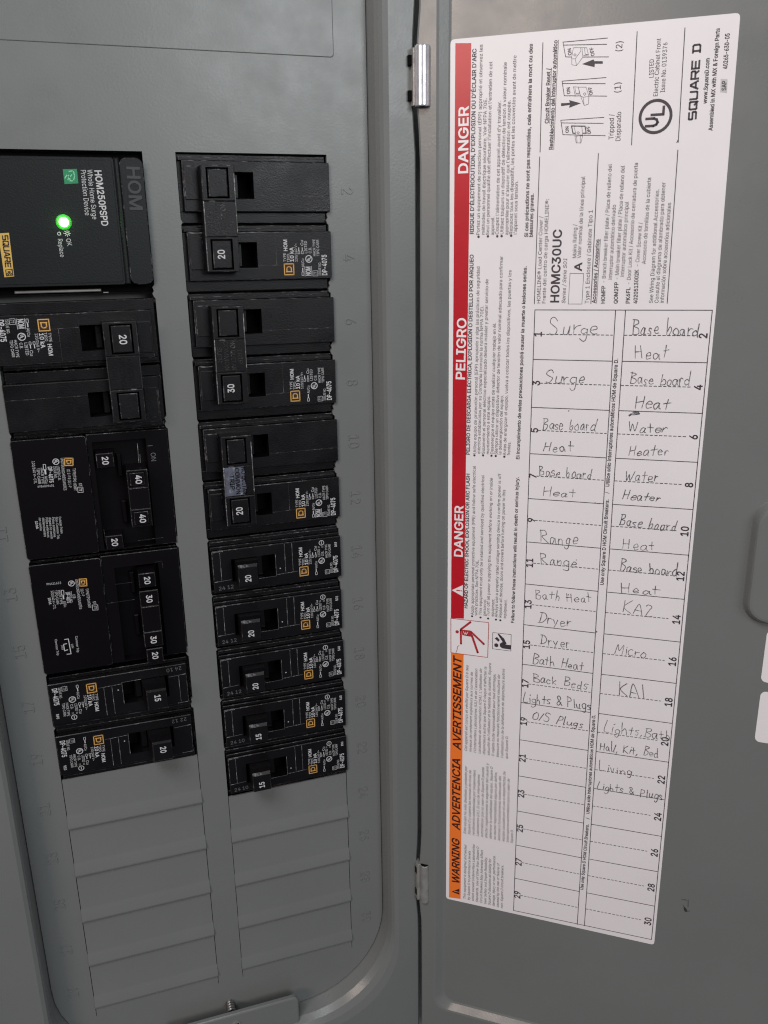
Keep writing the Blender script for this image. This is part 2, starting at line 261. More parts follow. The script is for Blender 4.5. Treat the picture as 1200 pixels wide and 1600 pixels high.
    (0,77,123,[24,0,23,86,56,0,67,0,98,80,100,90,99,0,112,0,112,100,94,100,62,14,30,100,12,100,12,0]),
    (1,77,123,[8,104,8,-4,28,-4,28,62,54,-4,70,-4,95,62,95,-4,115,-4,115,104,91,104,62,27,32,104]),
    (0,78,103,[24,84,76,0,91,0,91,100,78,100,79,15,27,100,12,100,12,0,25,0]),
    (1,78,103,[8,104,8,-4,28,-4,28,69,74,-4,95,-4,95,104,75,104,75,32,29,104]),
    (0,79,105,[9,35,14,23,21,12,30,5,40,0,52,-1,65,0,75,5,84,12,91,23,95,35,97,50,95,65,91,77,84,87,75,95,65,100,52,101,40,100,30,95,21,87,14,77,9,65,8,50],[25,28,21,38,20,50,21,62,25,72,30,79,36,85,44,88,52,90,61,88,69,85,75,79,80,72,83,62,85,50,83,38,80,28,75,21,69,15,61,12,52,10,44,12,36,15,30,21]),
    (1,79,105,[4,50,6,34,10,21,18,10,28,2,39,-3,52,-5,66,-3,77,2,87,10,95,21,99,34,101,50,99,65,95,79,87,90,77,98,66,103,52,105,39,103,28,98,18,90,10,79,6,66],[25,39,24,50,25,61,28,70,33,77,38,82,45,85,52,86,60,85,67,82,72,77,77,70,80,61,81,50,80,39,77,30,72,23,67,18,60,15,52,14,45,15,38,18,33,23,28,30]),
    (0,80,87,[12,100,12,0,24,0,24,37,46,37,57,38,65,41,72,46,77,52,79,60,80,68,79,77,77,84,72,91,65,96,57,99,46,100],[24,48,24,89,46,89,53,88,58,86,63,83,65,79,67,74,68,68,67,63,65,58,63,54,58,50,53,48,46,48]),
    (1,80,87,[8,104,8,-4,28,-4,28,33,46,33,58,34,67,37,75,43,80,50,83,59,84,68,83,78,80,86,75,94,67,99,58,103,46,104],[28,51,28,85,45,85,52,84,57,83,60,80,62,77,63,73,64,68,63,64,62,59,60,56,57,54,52,52,46,51]),
    (0,81,105,[9,35,14,23,21,12,30,5,40,0,52,-1,65,0,70,3,79,-9,92,-9,79,8,84,12,91,23,95,35,97,50,95,65,91,77,84,87,75,95,65,100,52,101,40,100,30,95,21,87,14,77,9,65,8,50],[25,28,21,38,20,50,21,62,25,72,30,79,36,85,44,88,52,90,61,88,69,85,75,79,80,72,83,62,85,50,83,38,80,28,75,21,72,18,61,31,48,31,63,12,61,12,52,10,44,12,36,15,30,21]),
    (1,81,105,[6,34,10,21,18,10,28,2,39,-3,52,-5,66,-3,69,-2,77,-13,100,-13,84,7,87,10,95,21,99,34,101,50,99,65,95,79,87,90,77,98,66,103,52,105,39,103,28,98,18,90,10,79,6,66,4,50],[28,30,25,39,24,50,25,61,28,70,33,77,38,82,45,85,52,86,60,85,67,82,72,77,77,70,80,61,81,50,80,39,77,30,72,23,63,35,41,35,56,15,52,14,45,15,38,18,33,23]),
    (0,82,88,[12,100,12,0,24,0,24,39,48,39,69,0,84,0,62,41,65,43,72,47,77,53,80,61,80,69,80,78,77,85,72,91,65,96,57,99,46,100],[24,50,24,89,46,89,53,88,58,86,63,83,66,80,67,75,68,69,67,64,66,59,63,55,59,52,53,51,46,50]),
    (1,82,88,[8,104,8,-4,28,-4,28,35,46,35,67,-4,90,-4,67,39,75,44,80,51,83,60,84,69,83,79,80,87,75,94,67,99,58,103,47,104],[52,84,57,83,60,81,62,78,64,74,64,69,64,65,62,61,60,58,57,56,52,54,46,54,28,54,28,85,46,85]),
    (0,83,88,[13,12,18,6,25,2,34,-1,44,-2,55,-1,64,2,71,7,76,12,79,19,80,27,80,34,78,39,74,43,71,47,66,50,61,52,29,63,26,66,23,69,23,74,23,78,25,82,29,86,33,88,38,90,44,90,53,89,59,86,64,81,66,74,79,74,77,82,74,88,69,94,62,98,54,100,45,101,35,100,27,98,20,94,15,88,11,81,10,73,12,64,17,57,25,51,36,47,58,40,62,38,65,35,67,32,68,27,67,22,65,18,61,14,56,12,50,10,44,10,38,10,33,12,28,14,24,17,22,22,21,27,8,27,9,19]),
    (1,83,88,[5,18,9,10,16,3,24,-2,33,-5,44,-6,55,-5,65,-1,73,4,79,10,83,18,84,27,83,34,81,41,77,46,73,50,68,53,63,55,31,66,29,68,27,71,26,74,27,77,28,80,31,82,34,85,39,86,44,86,52,85,57,83,61,79,64,70,83,70,81,83,77,90,71,97,64,101,55,104,45,105,35,104,25,101,18,97,12,90,8,82,6,73,8,63,14,54,23,48,35,43,60,35,62,33,64,30,64,27,63,24,62,20,59,18,55,15,50,14,44,13,39,14,34,15,30,17,27,20,25,23,24,31,3,31]),
    (0,84,88,[6,100,6,89,38,89,38,0,50,0,50,89,82,89,82,100]),
    (1,84,88,[2,104,2,85,34,85,34,-4,54,-4,54,85,86,85,86,104]),
    (0,85,102,[12,100,12,34,13,24,17,16,22,9,30,3,40,0,51,-2,62,0,71,3,79,9,85,16,89,24,90,34,90,100,77,100,77,35,76,28,74,22,70,17,65,13,59,11,51,10,43,11,37,13,32,17,28,22,25,28,24,35,24,100]),
    (1,85,102,[8,104,8,34,9,23,13,14,20,6,28,0,39,-4,51,-5,63,-4,73,0,82,6,88,14,92,23,94,34,94,104,73,104,73,35,73,29,71,24,68,20,63,17,58,15,51,14,44,15,39,17,34,20,31,24,29,29,28,35,28,104]),
    (0,86,94,[17,100,3,100,40,0,55,0,91,100,78,100,47,10]),
    (1,86,94,[19,104,-2,104,37,-4,57,-4,96,104,75,104,47,23]),
    (0,87,135,[3,100,30,0,45,0,62,63,67,86,72,63,90,0,104,0,132,100,119,100,97,12,75,100,60,100,38,12,16,100]),
    (1,87,135,[-2,104,28,-4,48,-4,67,68,87,-4,107,-4,137,104,116,104,97,30,78,104,57,104,38,30,19,104]),
    (0,88,93,[4,0,18,0,47,43,75,0,90,0,54,52,88,100,73,100,47,59,20,100,6,100,39,51]),
    (1,88,93,[-4,-4,20,-4,47,35,73,-4,97,-4,56,52,95,104,71,104,47,67,22,104,-1,104,37,51]),
    (0,89,93,[18,100,3,100,40,41,40,0,53,0,53,41,89,100,75,100,55,68,46,52]),
    (1,89,93,[-4,104,36,40,36,-4,56,-4,56,40,96,104,73,104,46,60,20,104]),
    (0,90,86,[22,11,78,91,78,100,8,100,8,89,64,89,8,9,8,0,79,0,79,11]),
    (1,90,86,[4,10,4,-4,82,-4,82,15,30,15,82,90,82,104,4,104,4,85,56,85]),
    (0,91,54,[20,106,20,-19,46,-19,46,-9,31,-9,31,96,46,96,46,106]),
    (1,91,54,[16,110,16,-23,50,-23,50,-5,35,-5,35,92,50,92,50,110]),
    (0,93,54,[34,-19,34,106,7,106,7,96,22,96,22,-9,7,-9,7,-19]),
    (1,93,54,[38,-23,38,110,3,110,3,92,18,92,18,-5,3,-5,3,-23]),
    (0,97,77,[9,9,13,4,19,1,25,-1,31,-2,37,-1,42,0,46,2,50,5,54,10,54,0,66,0,66,49,65,57,63,63,60,68,56,71,52,73,47,75,38,76,32,75,26,74,20,71,15,68,11,63,8,57,20,54,21,57,23,59,26,61,29,63,34,65,38,65,43,65,47,63,50,61,52,58,54,55,54,50,54,48,52,46,25,41,20,40,15,38,11,35,8,32,7,27,6,21,7,14],[20,14,19,17,18,21,19,24,20,27,23,30,26,31,54,37,54,27,54,23,52,18,49,15,45,12,40,10,33,9,29,9,26,10,22,12]),
    (1,97,77,[6,7,11,1,17,-2,24,-5,31,-5,38,-5,44,-3,48,-1,52,2,51,-4,70,-4,70,50,69,58,67,65,63,70,58,74,53,77,48,78,38,79,32,79,25,77,19,75,13,71,8,66,3,55,22,49,24,54,28,58,31,60,34,61,38,61,42,61,45,60,48,58,49,56,50,54,24,45,18,44,13,41,9,38,5,34,3,28,2,21,3,13],[23,16,22,18,22,21,22,23,23,25,25,26,55,33,50,30,50,24,48,20,46,17,43,15,39,13,33,13,30,13,27,14,25,15]),
    (0,98,83,[10,0,22,0,22,12,23,12,27,6,30,3,34,1,39,-1,45,-2,54,0,62,3,68,9,73,17,76,26,77,37,76,48,73,58,68,65,62,71,54,74,45,76,39,75,34,73,30,71,22,63,22,100,10,100],[25,23,23,29,22,37,23,45,25,52,28,57,32,61,37,64,43,65,50,64,55,61,59,57,62,51,64,45,64,37,64,30,62,23,59,17,55,13,50,10,43,9,37,10,32,13,28,17]),
    (1,98,83,[7,104,7,-4,26,-4,26,2,28,0,32,-3,38,-5,45,-5,55,-4,64,0,71,6,76,15,79,25,81,37,79,49,76,59,71,68,64,74,55,78,45,79,38,79,32,77,27,74,24,71,26,104],[27,30,26,37,27,44,28,50,31,55,34,58,38,60,43,61,49,60,53,58,56,55,59,50,60,44,61,37,60,30,59,24,56,19,53,16,48,14,43,13,38,14,34,16,31,19,28,24]),
    (0,99,78,[8,26,11,17,16,9,23,3,31,0,41,-2,46,-1,51,0,56,2,60,4,64,7,67,11,70,15,71,20,60,23,41,9,34,10,29,13,24,17,21,23,20,30,19,37,20,44,21,51,24,56,29,61,34,64,41,65,60,51,71,54,69,59,67,63,64,67,60,70,56,72,51,74,46,75,41,76,31,74,23,71,16,65,11,57,8,48,7,37]),
    (1,99,78,[4,25,8,15,13,6,21,0,30,-4,41,-5,47,-5,52,-4,58,-2,62,1,67,5,70,9,73,14,76,23,57,28,41,13,35,14,31,16,27,20,25,24,23,30,23,37,23,43,25,49,27,54,31,58,35,60,41,61,57,47,76,52,73,61,70,66,66,70,62,73,57,76,52,78,47,79,41,79,30,78,21,74,13,67,8,59,4,49,3,37]),
    (0,100,83,[8,26,11,17,16,9,22,3,30,0,38,-2,45,-1,50,1,53,3,56,6,60,12,61,12,61,0,73,0,73,100,61,100,60,63,56,68,54,71,50,73,45,75,38,76,30,74,22,71,16,65,11,58,8,48,7,37],[21,23,20,30,19,37,20,45,21,51,24,57,28,61,34,64,40,65,47,64,52,61,56,57,59,52,61,45,61,37,61,29,59,23,56,17,52,13,46,10,40,9,34,10,29,13,24,17]),
    (1,100,83,[3,37,4,25,7,15,13,6,20,0,29,-4,38,-5,45,-5,51,-3,56,0,58,2,58,-4,77,-4,77,104,57,104,59,71,56,74,51,77,46,79,38,79,29,78,20,74,13,68,7,59,4,49],[23,30,23,37,23,44,25,50,27,55,31,58,35,60,40,61,45,60,50,58,53,55,55,50,57,44,57,37,57,30,55,24,53,19,49,16,45,14,40,13,35,14,31,16,27,19,25,24]),
    (0,101,79,[7,37,8,26,11,17,16,9,23,3,32,0,42,-2,49,-1,56,1,61,4,66,8,69,12,72,18,60,21,58,17,56,14,53,12,50,10,46,9,42,9,35,10,30,12,25,16,22,21,20,27,19,33,73,33,72,48,70,55,67,62,63,67,58,71,52,74,46,75,40,76,31,74,23,71,16,65,11,57,8,48],[19,47,21,53,25,58,29,62,34,64,40,65,47,64,52,62,56,58,59,53,60,47,61,43,19,43]),
    (1,101,79,[4,25,8,15,13,6,21,0,31,-4,42,-5,50,-5,57,-3,63,1,69,5,73,11,77,20,58,25,55,19,53,17,51,15,49,14,42,13,36,14,32,15,28,18,25,23,23,29,77,29,77,38,76,48,74,57,70,64,65,70,60,74,54,77,47,79,40,79,30,78,21,74,13,67,7,59,4,48,3,37],[35,60,40,61,45,60,49,59,53,55,55,51,57,45,23,47,25,51,27,55,31,58]),
    (0,102,50,[28,0,28,64,45,64,45,75,28,75,28,82,28,87,30,90,34,92,38,93,45,92,48,102,37,104,32,104,27,102,22,99,19,96,17,91,16,85,16,75,1,75,1,64,16,64,16,0]),
    (1,102,50,[32,-4,32,60,49,60,49,78,32,78,32,86,33,88,35,89,38,89,42,89,47,87,52,105,44,107,37,108,31,107,25,105,20,102,16,98,13,92,12,85,12,78,-3,78,-3,60,12,60,12,-4]),
    (0,103,84,[10,-14,13,-18,16,-22,21,-25,26,-27,33,-29,41,-30,49,-29,57,-27,64,-23,69,-18,72,-11,73,-2,73,75,62,75,60,63,57,68,54,71,50,73,45,75,39,76,30,74,22,71,16,65,11,58,8,48,7,38,8,27,11,18,16,11,22,5,30,2,38,1,45,1,50,3,53,5,61,13,61,-1,60,-9,55,-15,49,-18,41,-19,35,-19,30,-17,27,-15,24,-13,20,-8],[21,24,20,30,19,38,20,45,21,52,24,57,29,61,34,64,40,65,47,64,52,61,56,57,59,52,61,45,61,38,61,30,59,24,56,19,52,15,47,12,40,12,34,12,29,15,24,19]),
    (1,103,84,[5,-12,10,-20,14,-25,19,-28,25,-31,32,-33,41,-33,50,-33,59,-30,66,-26,72,-20,76,-12,77,-2,77,78,58,78,59,71,56,74,51,77,46,79,38,79,29,78,20,74,13,68,7,59,4,49,3,38,4,26,7,16,13,8,20,2,29,-2,38,-3,45,-2,51,0,56,2,59,5,56,-8,53,-12,48,-14,41,-15,36,-15,32,-14,29,-12,27,-10,21,-3],[23,31,23,38,23,44,25,50,27,55,31,58,35,60,40,61,46,60,50,58,53,55,55,50,57,45,58,38,57,31,55,25,53,21,50,18,46,16,40,15,35,16,31,18,27,21,25,26]),
    (0,104,81,[10,100,10,0,22,0,22,45,23,51,25,56,28,60,32,62,36,64,41,65,48,63,54,60,57,54,58,46,58,0,70,0,70,47,69,56,67,63,63,69,58,72,52,75,45,76,37,74,30,71,24,65,22,61,22,100]),
    (1,104,81,[7,104,7,-4,26,-4,26,44,27,50,28,54,30,57,33,59,37,60,41,61,47,60,51,57,53,53,54,46,54,-4,74,-4,74,47,73,57,70,65,66,71,60,76,53,79,45,79,36,78,28,74,26,73,26,104]),
    (0,105,33,[11,89,13,88,16,87,20,88,22,89,24,92,25,95,24,98,22,101,20,102,16,103,13,102,11,101,9,98,8,95,9,92],[10,75,10,0,22,0,22,75]),
    (1,105,33,[8,87,12,84,16,83,21,84,25,87,28,90,29,95,28,100,25,103,21,106,16,107,12,106,8,103,5,100,4,95,5,90],[7,78,7,-4,26,-4,26,78]),
    (0,106,33,[-2,-28,7,-27,13,-25,17,-22,20,-18,22,-12,22,-6,22,75,10,75,10,-6,10,-11,8,-14,5,-16,-2,-17],[9,92,11,89,13,88,16,87,20,88,22,89,24,92,25,95,24,98,22,101,20,102,16,103,13,102,11,101,9,98,8,95]),
    (1,106,33,[-6,-32,1,-32,8,-31,15,-29,20,-25,23,-19,26,-13,26,-6,26,78,7,78,7,-5,6,-9,5,-12,3,-13,0,-13,-6,-13],[5,90,8,87,12,84,16,83,21,84,25,87,28,90,29,95,28,100,25,103,21,106,16,107,12,106,8,103,5,100,4,95]),
    (0,107,75,[22,42,22,100,10,100,10,0,22,0,22,28,30,35,58,0,73,0,39,43,71,75,56,75,24,42]),
    (1,107,75,[7,-4,26,-4,26,26,30,29,56,-4,81,-4,45,42,80,78,54,78,26,50,26,104,7,104]),
    (0,108,37,[10,17,11,9,15,4,20,1,27,0,36,1,33,11,29,10,26,11,24,12,23,15,22,19,22,100,10,100]),
    (1,108,37,[7,16,8,8,12,1,19,-3,27,-4,32,-4,40,-2,36,15,26,104,7,104]),
    (0,109,120,[22,0,22,47,23,52,25,57,27,60,31,63,35,64,39,65,45,64,50,61,53,57,54,51,54,0,66,0,66,49,66,53,68,57,70,60,74,63,78,64,82,65,88,64,93,61,96,57,97,50,97,0,109,0,109,50,109,58,106,65,103,70,98,73,92,75,86,76,80,75,75,74,70,71,66,67,63,63,62,60,61,65,56,71,51,75,43,76,38,75,34,74,30,71,26,68,23,64,22,58,22,75,10,75,10,0]),
    (1,109,120,[26,78,7,78,7,-4,26,-4,26,47,27,51,28,55,30,58,33,60,36,61,39,61,44,60,47,58,49,55,50,51,50,-4,70,-4,70,48,70,52,71,55,73,58,75,60,79,61,82,61,87,60,90,59,93,55,94,50,94,-4,113,-4,113,50,112,59,110,66,105,72,100,76,93,79,86,80,79,79,73,77,68,74,63,69,59,74,52,78,43,80,38,79,32,77,27,74,24,72]),
    (0,110,81,[22,0,22,45,23,51,25,56,28,60,32,62,36,64,41,65,48,63,54,60,57,54,58,46,58,0,70,0,70,47,69,56,67,63,63,69,58,72,52,75,45,76,37,74,30,71,24,65,22,60,22,75,10,75,10,0]),
    (1,110,81,[7,78,7,-4,26,-4,26,44,27,50,28,54,30,57,33,59,37,60,41,61,47,60,51,57,53,53,54,46,54,-4,74,-4,74,47,73,57,70,65,66,71,60,76,53,79,45,79,36,78,28,74,26,72,26,78]),
    (0,111,82,[8,26,11,17,16,9,23,3,31,0,41,-2,50,0,59,3,66,9,71,17,74,26,75,37,74,48,71,57,66,65,59,71,50,74,41,76,31,74,23,71,16,65,11,57,8,48,7,37],[21,23,20,30,19,37,20,44,21,51,24,56,29,61,34,64,41,65,48,64,53,61,57,56,60,51,62,44,63,37,62,30,60,23,57,17,53,13,48,10,41,9,34,10,29,13,24,17]),
    (1,111,82,[3,37,4,25,8,15,13,6,21,0,30,-4,41,-5,51,-4,61,0,68,6,74,15,78,25,79,37,78,49,74,59,68,67,61,74,51,78,41,79,30,78,21,74,13,67,8,59,4,49],[23,30,23,37,23,43,25,49,27,54,31,58,35,60,41,61,46,60,51,58,54,54,57,49,58,43,59,37,58,30,57,24,54,20,51,16,46,14,41,13,35,14,31,16,27,20,25,24]),
    (0,112,83,[22,63,22,75,10,75,10,-28,22,-28,23,12,27,6,30,3,34,1,39,-1,45,-2,54,0,62,3,68,9,73,17,76,26,77,37,76,48,73,58,68,65,62,71,54,74,45,76,39,75,34,73,30,71,27,68,23,63],[25,23,23,29,22,37,23,45,25,52,28,57,32,61,37,64,43,65,50,64,55,61,59,57,62,51,64,45,64,37,64,30,62,23,59,17,55,13,50,10,43,9,37,10,32,13,28,17]),
    (1,112,83,[7,78,7,-32,26,-32,25,3,28,0,32,-3,38,-5,45,-5,55,-4,64,0,71,6,76,15,79,25,81,37,79,49,76,59,71,68,64,74,55,78,45,79,38,79,32,77,27,74,26,72,26,78],[27,30,26,37,27,44,28,50,31,55,34,58,38,60,43,61,49,60,53,58,56,55,59,50,60,44,61,37,60,30,59,24,56,19,53,16,48,14,43,13,38,14,34,16,31,19,28,24]),
    (0,113,83,[8,26,11,17,16,9,22,3,30,0,38,-2,45,-1,50,1,53,3,61,12,61,-28,73,-28,73,75,61,75,61,63,60,63,56,68,54,71,50,73,45,75,38,76,30,74,22,71,16,65,11,58,8,48,7,37],[21,23,20,30,19,37,20,45,21,51,24,57,28,61,34,64,40,65,47,64,52,61,56,57,59,52,61,45,61,37,61,29,59,23,56,17,52,13,46,10,40,9,34,10,29,13,24,17]),
    (1,113,83,[3,37,4,25,7,15,13,6,20,0,29,-4,38,-5,45,-5,51,-3,56,0,59,4,57,-32,77,-32,77,78,58,78,58,72,56,74,51,77,46,79,38,79,29,78,20,74,13,68,7,59,4,49],[23,30,23,37,23,44,25,50,27,55,31,58,35,60,40,61,45,60,50,58,53,55,55,50,57,44,57,37,57,30,55,24,53,19,49,16,45,14,40,13,35,14,31,16,27,19,25,24]),
    (0,114,51,[22,63,22,75,10,75,10,0,22,0,22,47,23,51,25,56,28,59,31,62,36,63,41,64,48,63,48,75,42,76,36,75,30,72,26,68]),
    (1,114,51,[26,78,7,78,7,-4,26,-4,26,46,27,51,28,54,30,56,33,58,37,60,41,60,52,59,52,79,42,79,34,78,28,75,24,72]),
    (0,115,72,[12,7,17,4,22,1,28,-1,36,-2,44,-1,51,1,57,5,61,9,64,15,65,21,64,28,60,34,54,38,45,41,28,46,24,48,22,51,21,54,22,59,26,62,31,65,37,65,43,65,48,62,51,58,53,54,64,57,62,62,59,67,55,70,50,73,44,75,37,76,29,75,23,73,17,70,13,65,10,60,9,54,10,47,14,41,20,37,29,33,46,29,50,27,52,24,53,20,52,16,48,12,43,10,36,9,29,10,24,12,21,16,18,21,7,19,9,12]),
    (1,115,72,[9,5,14,0,21,-3,28,-5,36,-5,45,-5,53,-2,59,2,65,7,68,14,69,21,67,29,63,36,56,41,46,45,30,49,27,51,26,52,25,54,26,57,28,59,32,61,37,62,42,61,45,59,48,56,51,50,69,54,65,64,62,69,57,73,51,77,45,79,37,79,29,79,21,76,15,73,10,67,6,61,5,54,7,45,11,38,19,33,28,30,45,25,47,24,48,22,49,20,48,18,46,15,42,13,36,13,30,13,27,15,24,18,21,25,2,21,5,11]),
    (0,116,45,[13,18,14,10,18,4,25,0,33,-1,38,-1,42,0,40,11,33,10,29,10,27,12,25,15,25,19,25,64,40,64,40,75,25,75,25,93,13,93,13,75,1,75,1,64,13,64]),
    (1,116,45,[9,18,10,9,15,1,23,-3,33,-5,38,-4,46,-3,43,15,31,14,30,15,29,16,29,19,29,60,44,60,44,78,29,78,29,96,9,96,9,78,-3,78,-3,60,9,60]),
    (0,117,81,[10,27,11,19,14,12,17,6,23,2,29,0,36,-1,44,0,51,3,56,9,59,14,59,0,70,0,70,75,58,75,58,30,58,24,56,19,53,15,49,12,44,10,39,10,32,11,27,15,23,21,22,28,22,75,10,75]),
    (1,117,81,[7,78,7,27,7,18,10,10,15,3,21,-1,28,-4,36,-5,45,-4,53,0,55,2,55,-4,74,-4,74,78,54,78,54,30,54,25,52,21,50,18,47,16,44,14,39,14,34,15,30,17,27,22,26,29,26,78]),
    (0,118,77,[17,75,3,75,32,0,44,0,73,75,60,75,38,12]),
    (1,118,77,[-2,78,29,-4,47,-4,79,78,57,78,38,25,19,78]),
    (0,119,111,[17,75,4,75,27,0,39,0,56,61,72,0,84,0,107,75,94,75,78,13,62,75,50,75,33,13]),
    (1,119,111,[-1,78,24,-4,42,-4,56,45,70,-4,87,-4,112,78,91,78,78,30,65,78,47,78,33,30,20,78]),
    (0,120,74,[4,0,18,0,37,30,56,0,70,0,44,38,69,75,55,75,38,46,20,75,6,75,30,38]),
    (1,120,74,[37,23,54,-4,78,-4,47,38,76,78,53,78,37,53,22,78,-2,78,28,38,-3,-4,20,-4]),
    (0,121,77,[17,-18,12,-17,9,-27,13,-28,18,-29,23,-28,27,-27,31,-24,35,-21,38,-17,40,-11,73,75,60,75,44,30,38,12,17,75,3,75,32,0,28,-11,26,-15,23,-16,20,-17]),
    (1,121,77,[12,-32,18,-32,24,-32,29,-30,34,-27,38,-23,41,-19,44,-13,79,78,57,78,38,25,19,78,-2,78,28,0,24,-10,23,-12,21,-13,9,-13,5,-30]),
    (0,122,75,[8,9,8,0,67,0,67,11,25,12,65,65,65,75,9,75,9,63,50,63]),
    (1,122,75,[4,10,4,-4,70,-4,70,15,32,15,69,64,69,78,6,78,6,60,42,59]),
    (0,126,89,[11,37,10,29,21,29,22,35,24,39,27,41,30,41,33,41,46,32,50,29,54,27,59,27,64,27,69,29,73,32,76,36,78,42,79,50,68,50,67,45,65,41,62,38,59,38,56,38,54,39,43,47,39,50,34,52,30,52,25,52,20,50,16,47,13,43]),
    (1,126,89,[25,26,26,34,27,36,28,37,43,29,48,26,53,24,59,23,65,24,70,26,75,29,79,35,82,41,83,53,64,53,63,46,62,43,61,42,45,51,40,54,35,56,30,56,24,56,18,53,13,50,10,45,7,38,6,26]),
    (0,174,91,[7,54,9,47,13,40,18,35,24,30,30,26,38,24,46,23,53,24,61,26,67,30,73,35,78,40,82,47,84,54,85,62,84,70,82,77,78,84,73,90,67,95,61,98,53,101,46,101,38,101,30,98,24,95,18,90,13,84,9,77,7,70,6,62],[17,54,16,62,17,70,20,77,25,83,31,88,38,91,46,92,53,91,60,88,66,83,71,77,74,70,75,62,74,54,71,47,66,41,60,37,53,34,46,33,38,34,31,37,25,41,20,47],[32,44,40,44,40,57,47,57,54,44,63,44,55,58,57,60,59,62,61,65,61,69,61,72,59,75,57,77,55,79,32,80],[51,73,52,71,52,69,52,66,51,64,49,63,47,63,40,63,40,74]),
    (1,174,91,[3,54,6,46,10,38,15,32,22,27,29,23,37,20,46,19,54,20,62,23,69,27,76,32,81,38,85,46,88,54,88,62,88,71,85,79,81,86,76,93,69,98,62,102,54,104,46,105,37,104,29,102,22,98,15,93,10,86,6,79,3,71,3,62],[21,55,20,62,21,69,23,75,28,81,28,44,23,49],[46,37,39,37,32,41,44,41,44,53,45,53,51,41,59,41,52,37],[39,87,46,88,52,87,58,85,64,81,68,75,70,69,71,62,70,55,68,49,66,47,60,57,63,60,64,64,65,69,64,74,63,77,60,80,57,82,53,84,50,84,32,84]),
    (0,192,94,[3,0,17,0,26,28,68,28,78,0,91,0,54,100,40,100],[47,90,64,39,30,39],[43,129,29,129,42,110,52,110]),
    (1,192,94,[-2,-4,19,-4,29,24,65,24,75,-4,96,-4,57,104,37,104],[45,133,22,133,40,106,58,106],[58,43,36,43,47,77]),
    (0,201,82,[24,11,24,45,70,45,70,56,24,56,24,89,73,89,73,100,12,100,12,0,74,0,74,11],[47,129,38,110,47,110,60,129]),
    (1,201,82,[28,15,28,41,74,41,74,60,28,60,28,85,77,85,77,104,8,104,8,-4,78,-4,78,15],[45,133,31,106,49,106,67,133]),
    (0,211,105,[9,35,14,23,21,12,30,5,40,0,52,-1,65,0,75,5,84,12,91,23,95,35,97,50,95,65,91,77,84,87,75,95,65,100,52,101,40,100,30,95,21,87,14,77,9,65,8,50],[25,28,21,38,20,50,21,62,25,72,30,79,36,85,44,88,52,90,61,88,69,85,75,79,80,72,83,62,85,50,83,38,80,28,75,21,69,15,61,12,52,10,44,12,36,15,30,21],[57,110,70,129,57,129,47,110]),
    (1,211,105,[6,34,10,21,18,10,28,2,39,-3,52,-5,66,-3,77,2,87,10,95,21,99,34,101,50,99,65,95,79,87,90,77,98,66,103,52,105,39,103,28,98,18,90,10,79,6,66,4,50],[28,30,25,39,24,50,25,61,28,70,33,77,38,82,45,85,52,86,60,85,67,82,72,77,77,70,80,61,81,50,80,39,77,30,72,23,67,18,60,15,52,14,45,15,38,18,33,23],[59,106,77,133,54,133,41,106]),
    (0,224,77,[9,9,13,4,19,1,25,-1,31,-2,37,-1,42,0,46,2,50,5,54,10,54,0,66,0,66,49,65,57,63,63,60,68,56,71,52,73,47,75,38,76,32,75,26,74,20,71,15,68,11,63,8,57,20,54,21,57,23,59,26,61,29,63,34,65,38,65,43,65,47,63,50,61,52,58,54,55,54,50,54,48,52,46,25,41,20,40,15,38,11,35,8,32,7,27,6,21,7,14],[20,14,19,17,18,21,19,24,20,27,23,30,26,31,54,37,54,27,54,23,52,18,49,15,45,12,40,10,33,9,29,9,26,10,22,12],[33,104,20,104,32,84,42,84]),
    (1,224,77,[6,7,11,1,17,-2,24,-5,31,-5,38,-5,44,-3,48,-1,52,2,51,-4,70,-4,70,50,69,58,67,65,63,70,58,74,53,77,48,78,38,79,32,79,25,77,19,75,13,71,8,66,3,55,22,49,24,54,28,58,31,60,34,61,38,61,42,61,45,60,48,58,49,56,50,54,24,45,18,44,13,41,9,38,5,34,3,28,2,21,3,13],[23,16,22,18,22,21,22,23,23,25,25,26,55,33,50,30,50,24,48,20,46,17,43,15,39,13,33,13,30,13,27,14,25,15],[48,80,35,108,12,108,30,80]),
    (0,225,77,[9,9,13,4,19,1,25,-1,31,-2,37,-1,42,0,46,2,50,5,54,10,54,0,66,0,66,49,65,57,63,63,60,68,56,71,52,73,47,75,38,76,32,75,26,74,20,71,15,68,11,63,8,57,20,54,21,57,23,59,26,61,29,63,34,65,38,65,43,65,47,63,50,61,52,58,54,55,54,50,54,48,52,46,25,41,20,40,15,38,11,35,8,32,7,27,6,21,7,14],[20,14,19,17,18,21,19,24,20,27,23,30,26,31,54,37,54,27,54,23,52,18,49,15,45,12,40,10,33,9,29,9,26,10,22,12],[42,84,55,104,41,104,32,84]),
    (1,225,77,[6,7,11,1,17,-2,24,-5,31,-5,38,-5,44,-3,48,-1,52,2,51,-4,70,-4,70,50,69,58,67,65,63,70,58,74,53,77,48,78,38,79,32,79,25,77,19,75,13,71,8,66,3,55,22,49,24,54,28,58,31,60,34,61,38,61,42,61,45,60,48,58,49,56,50,54,24,45,18,44,13,41,9,38,5,34,3,28,2,21,3,13],[23,16,22,18,22,21,22,23,23,25,25,26,55,33,50,30,50,24,48,20,46,17,43,15,39,13,33,13,30,13,27,14,25,15],[39,108,26,80,44,80,62,108]),
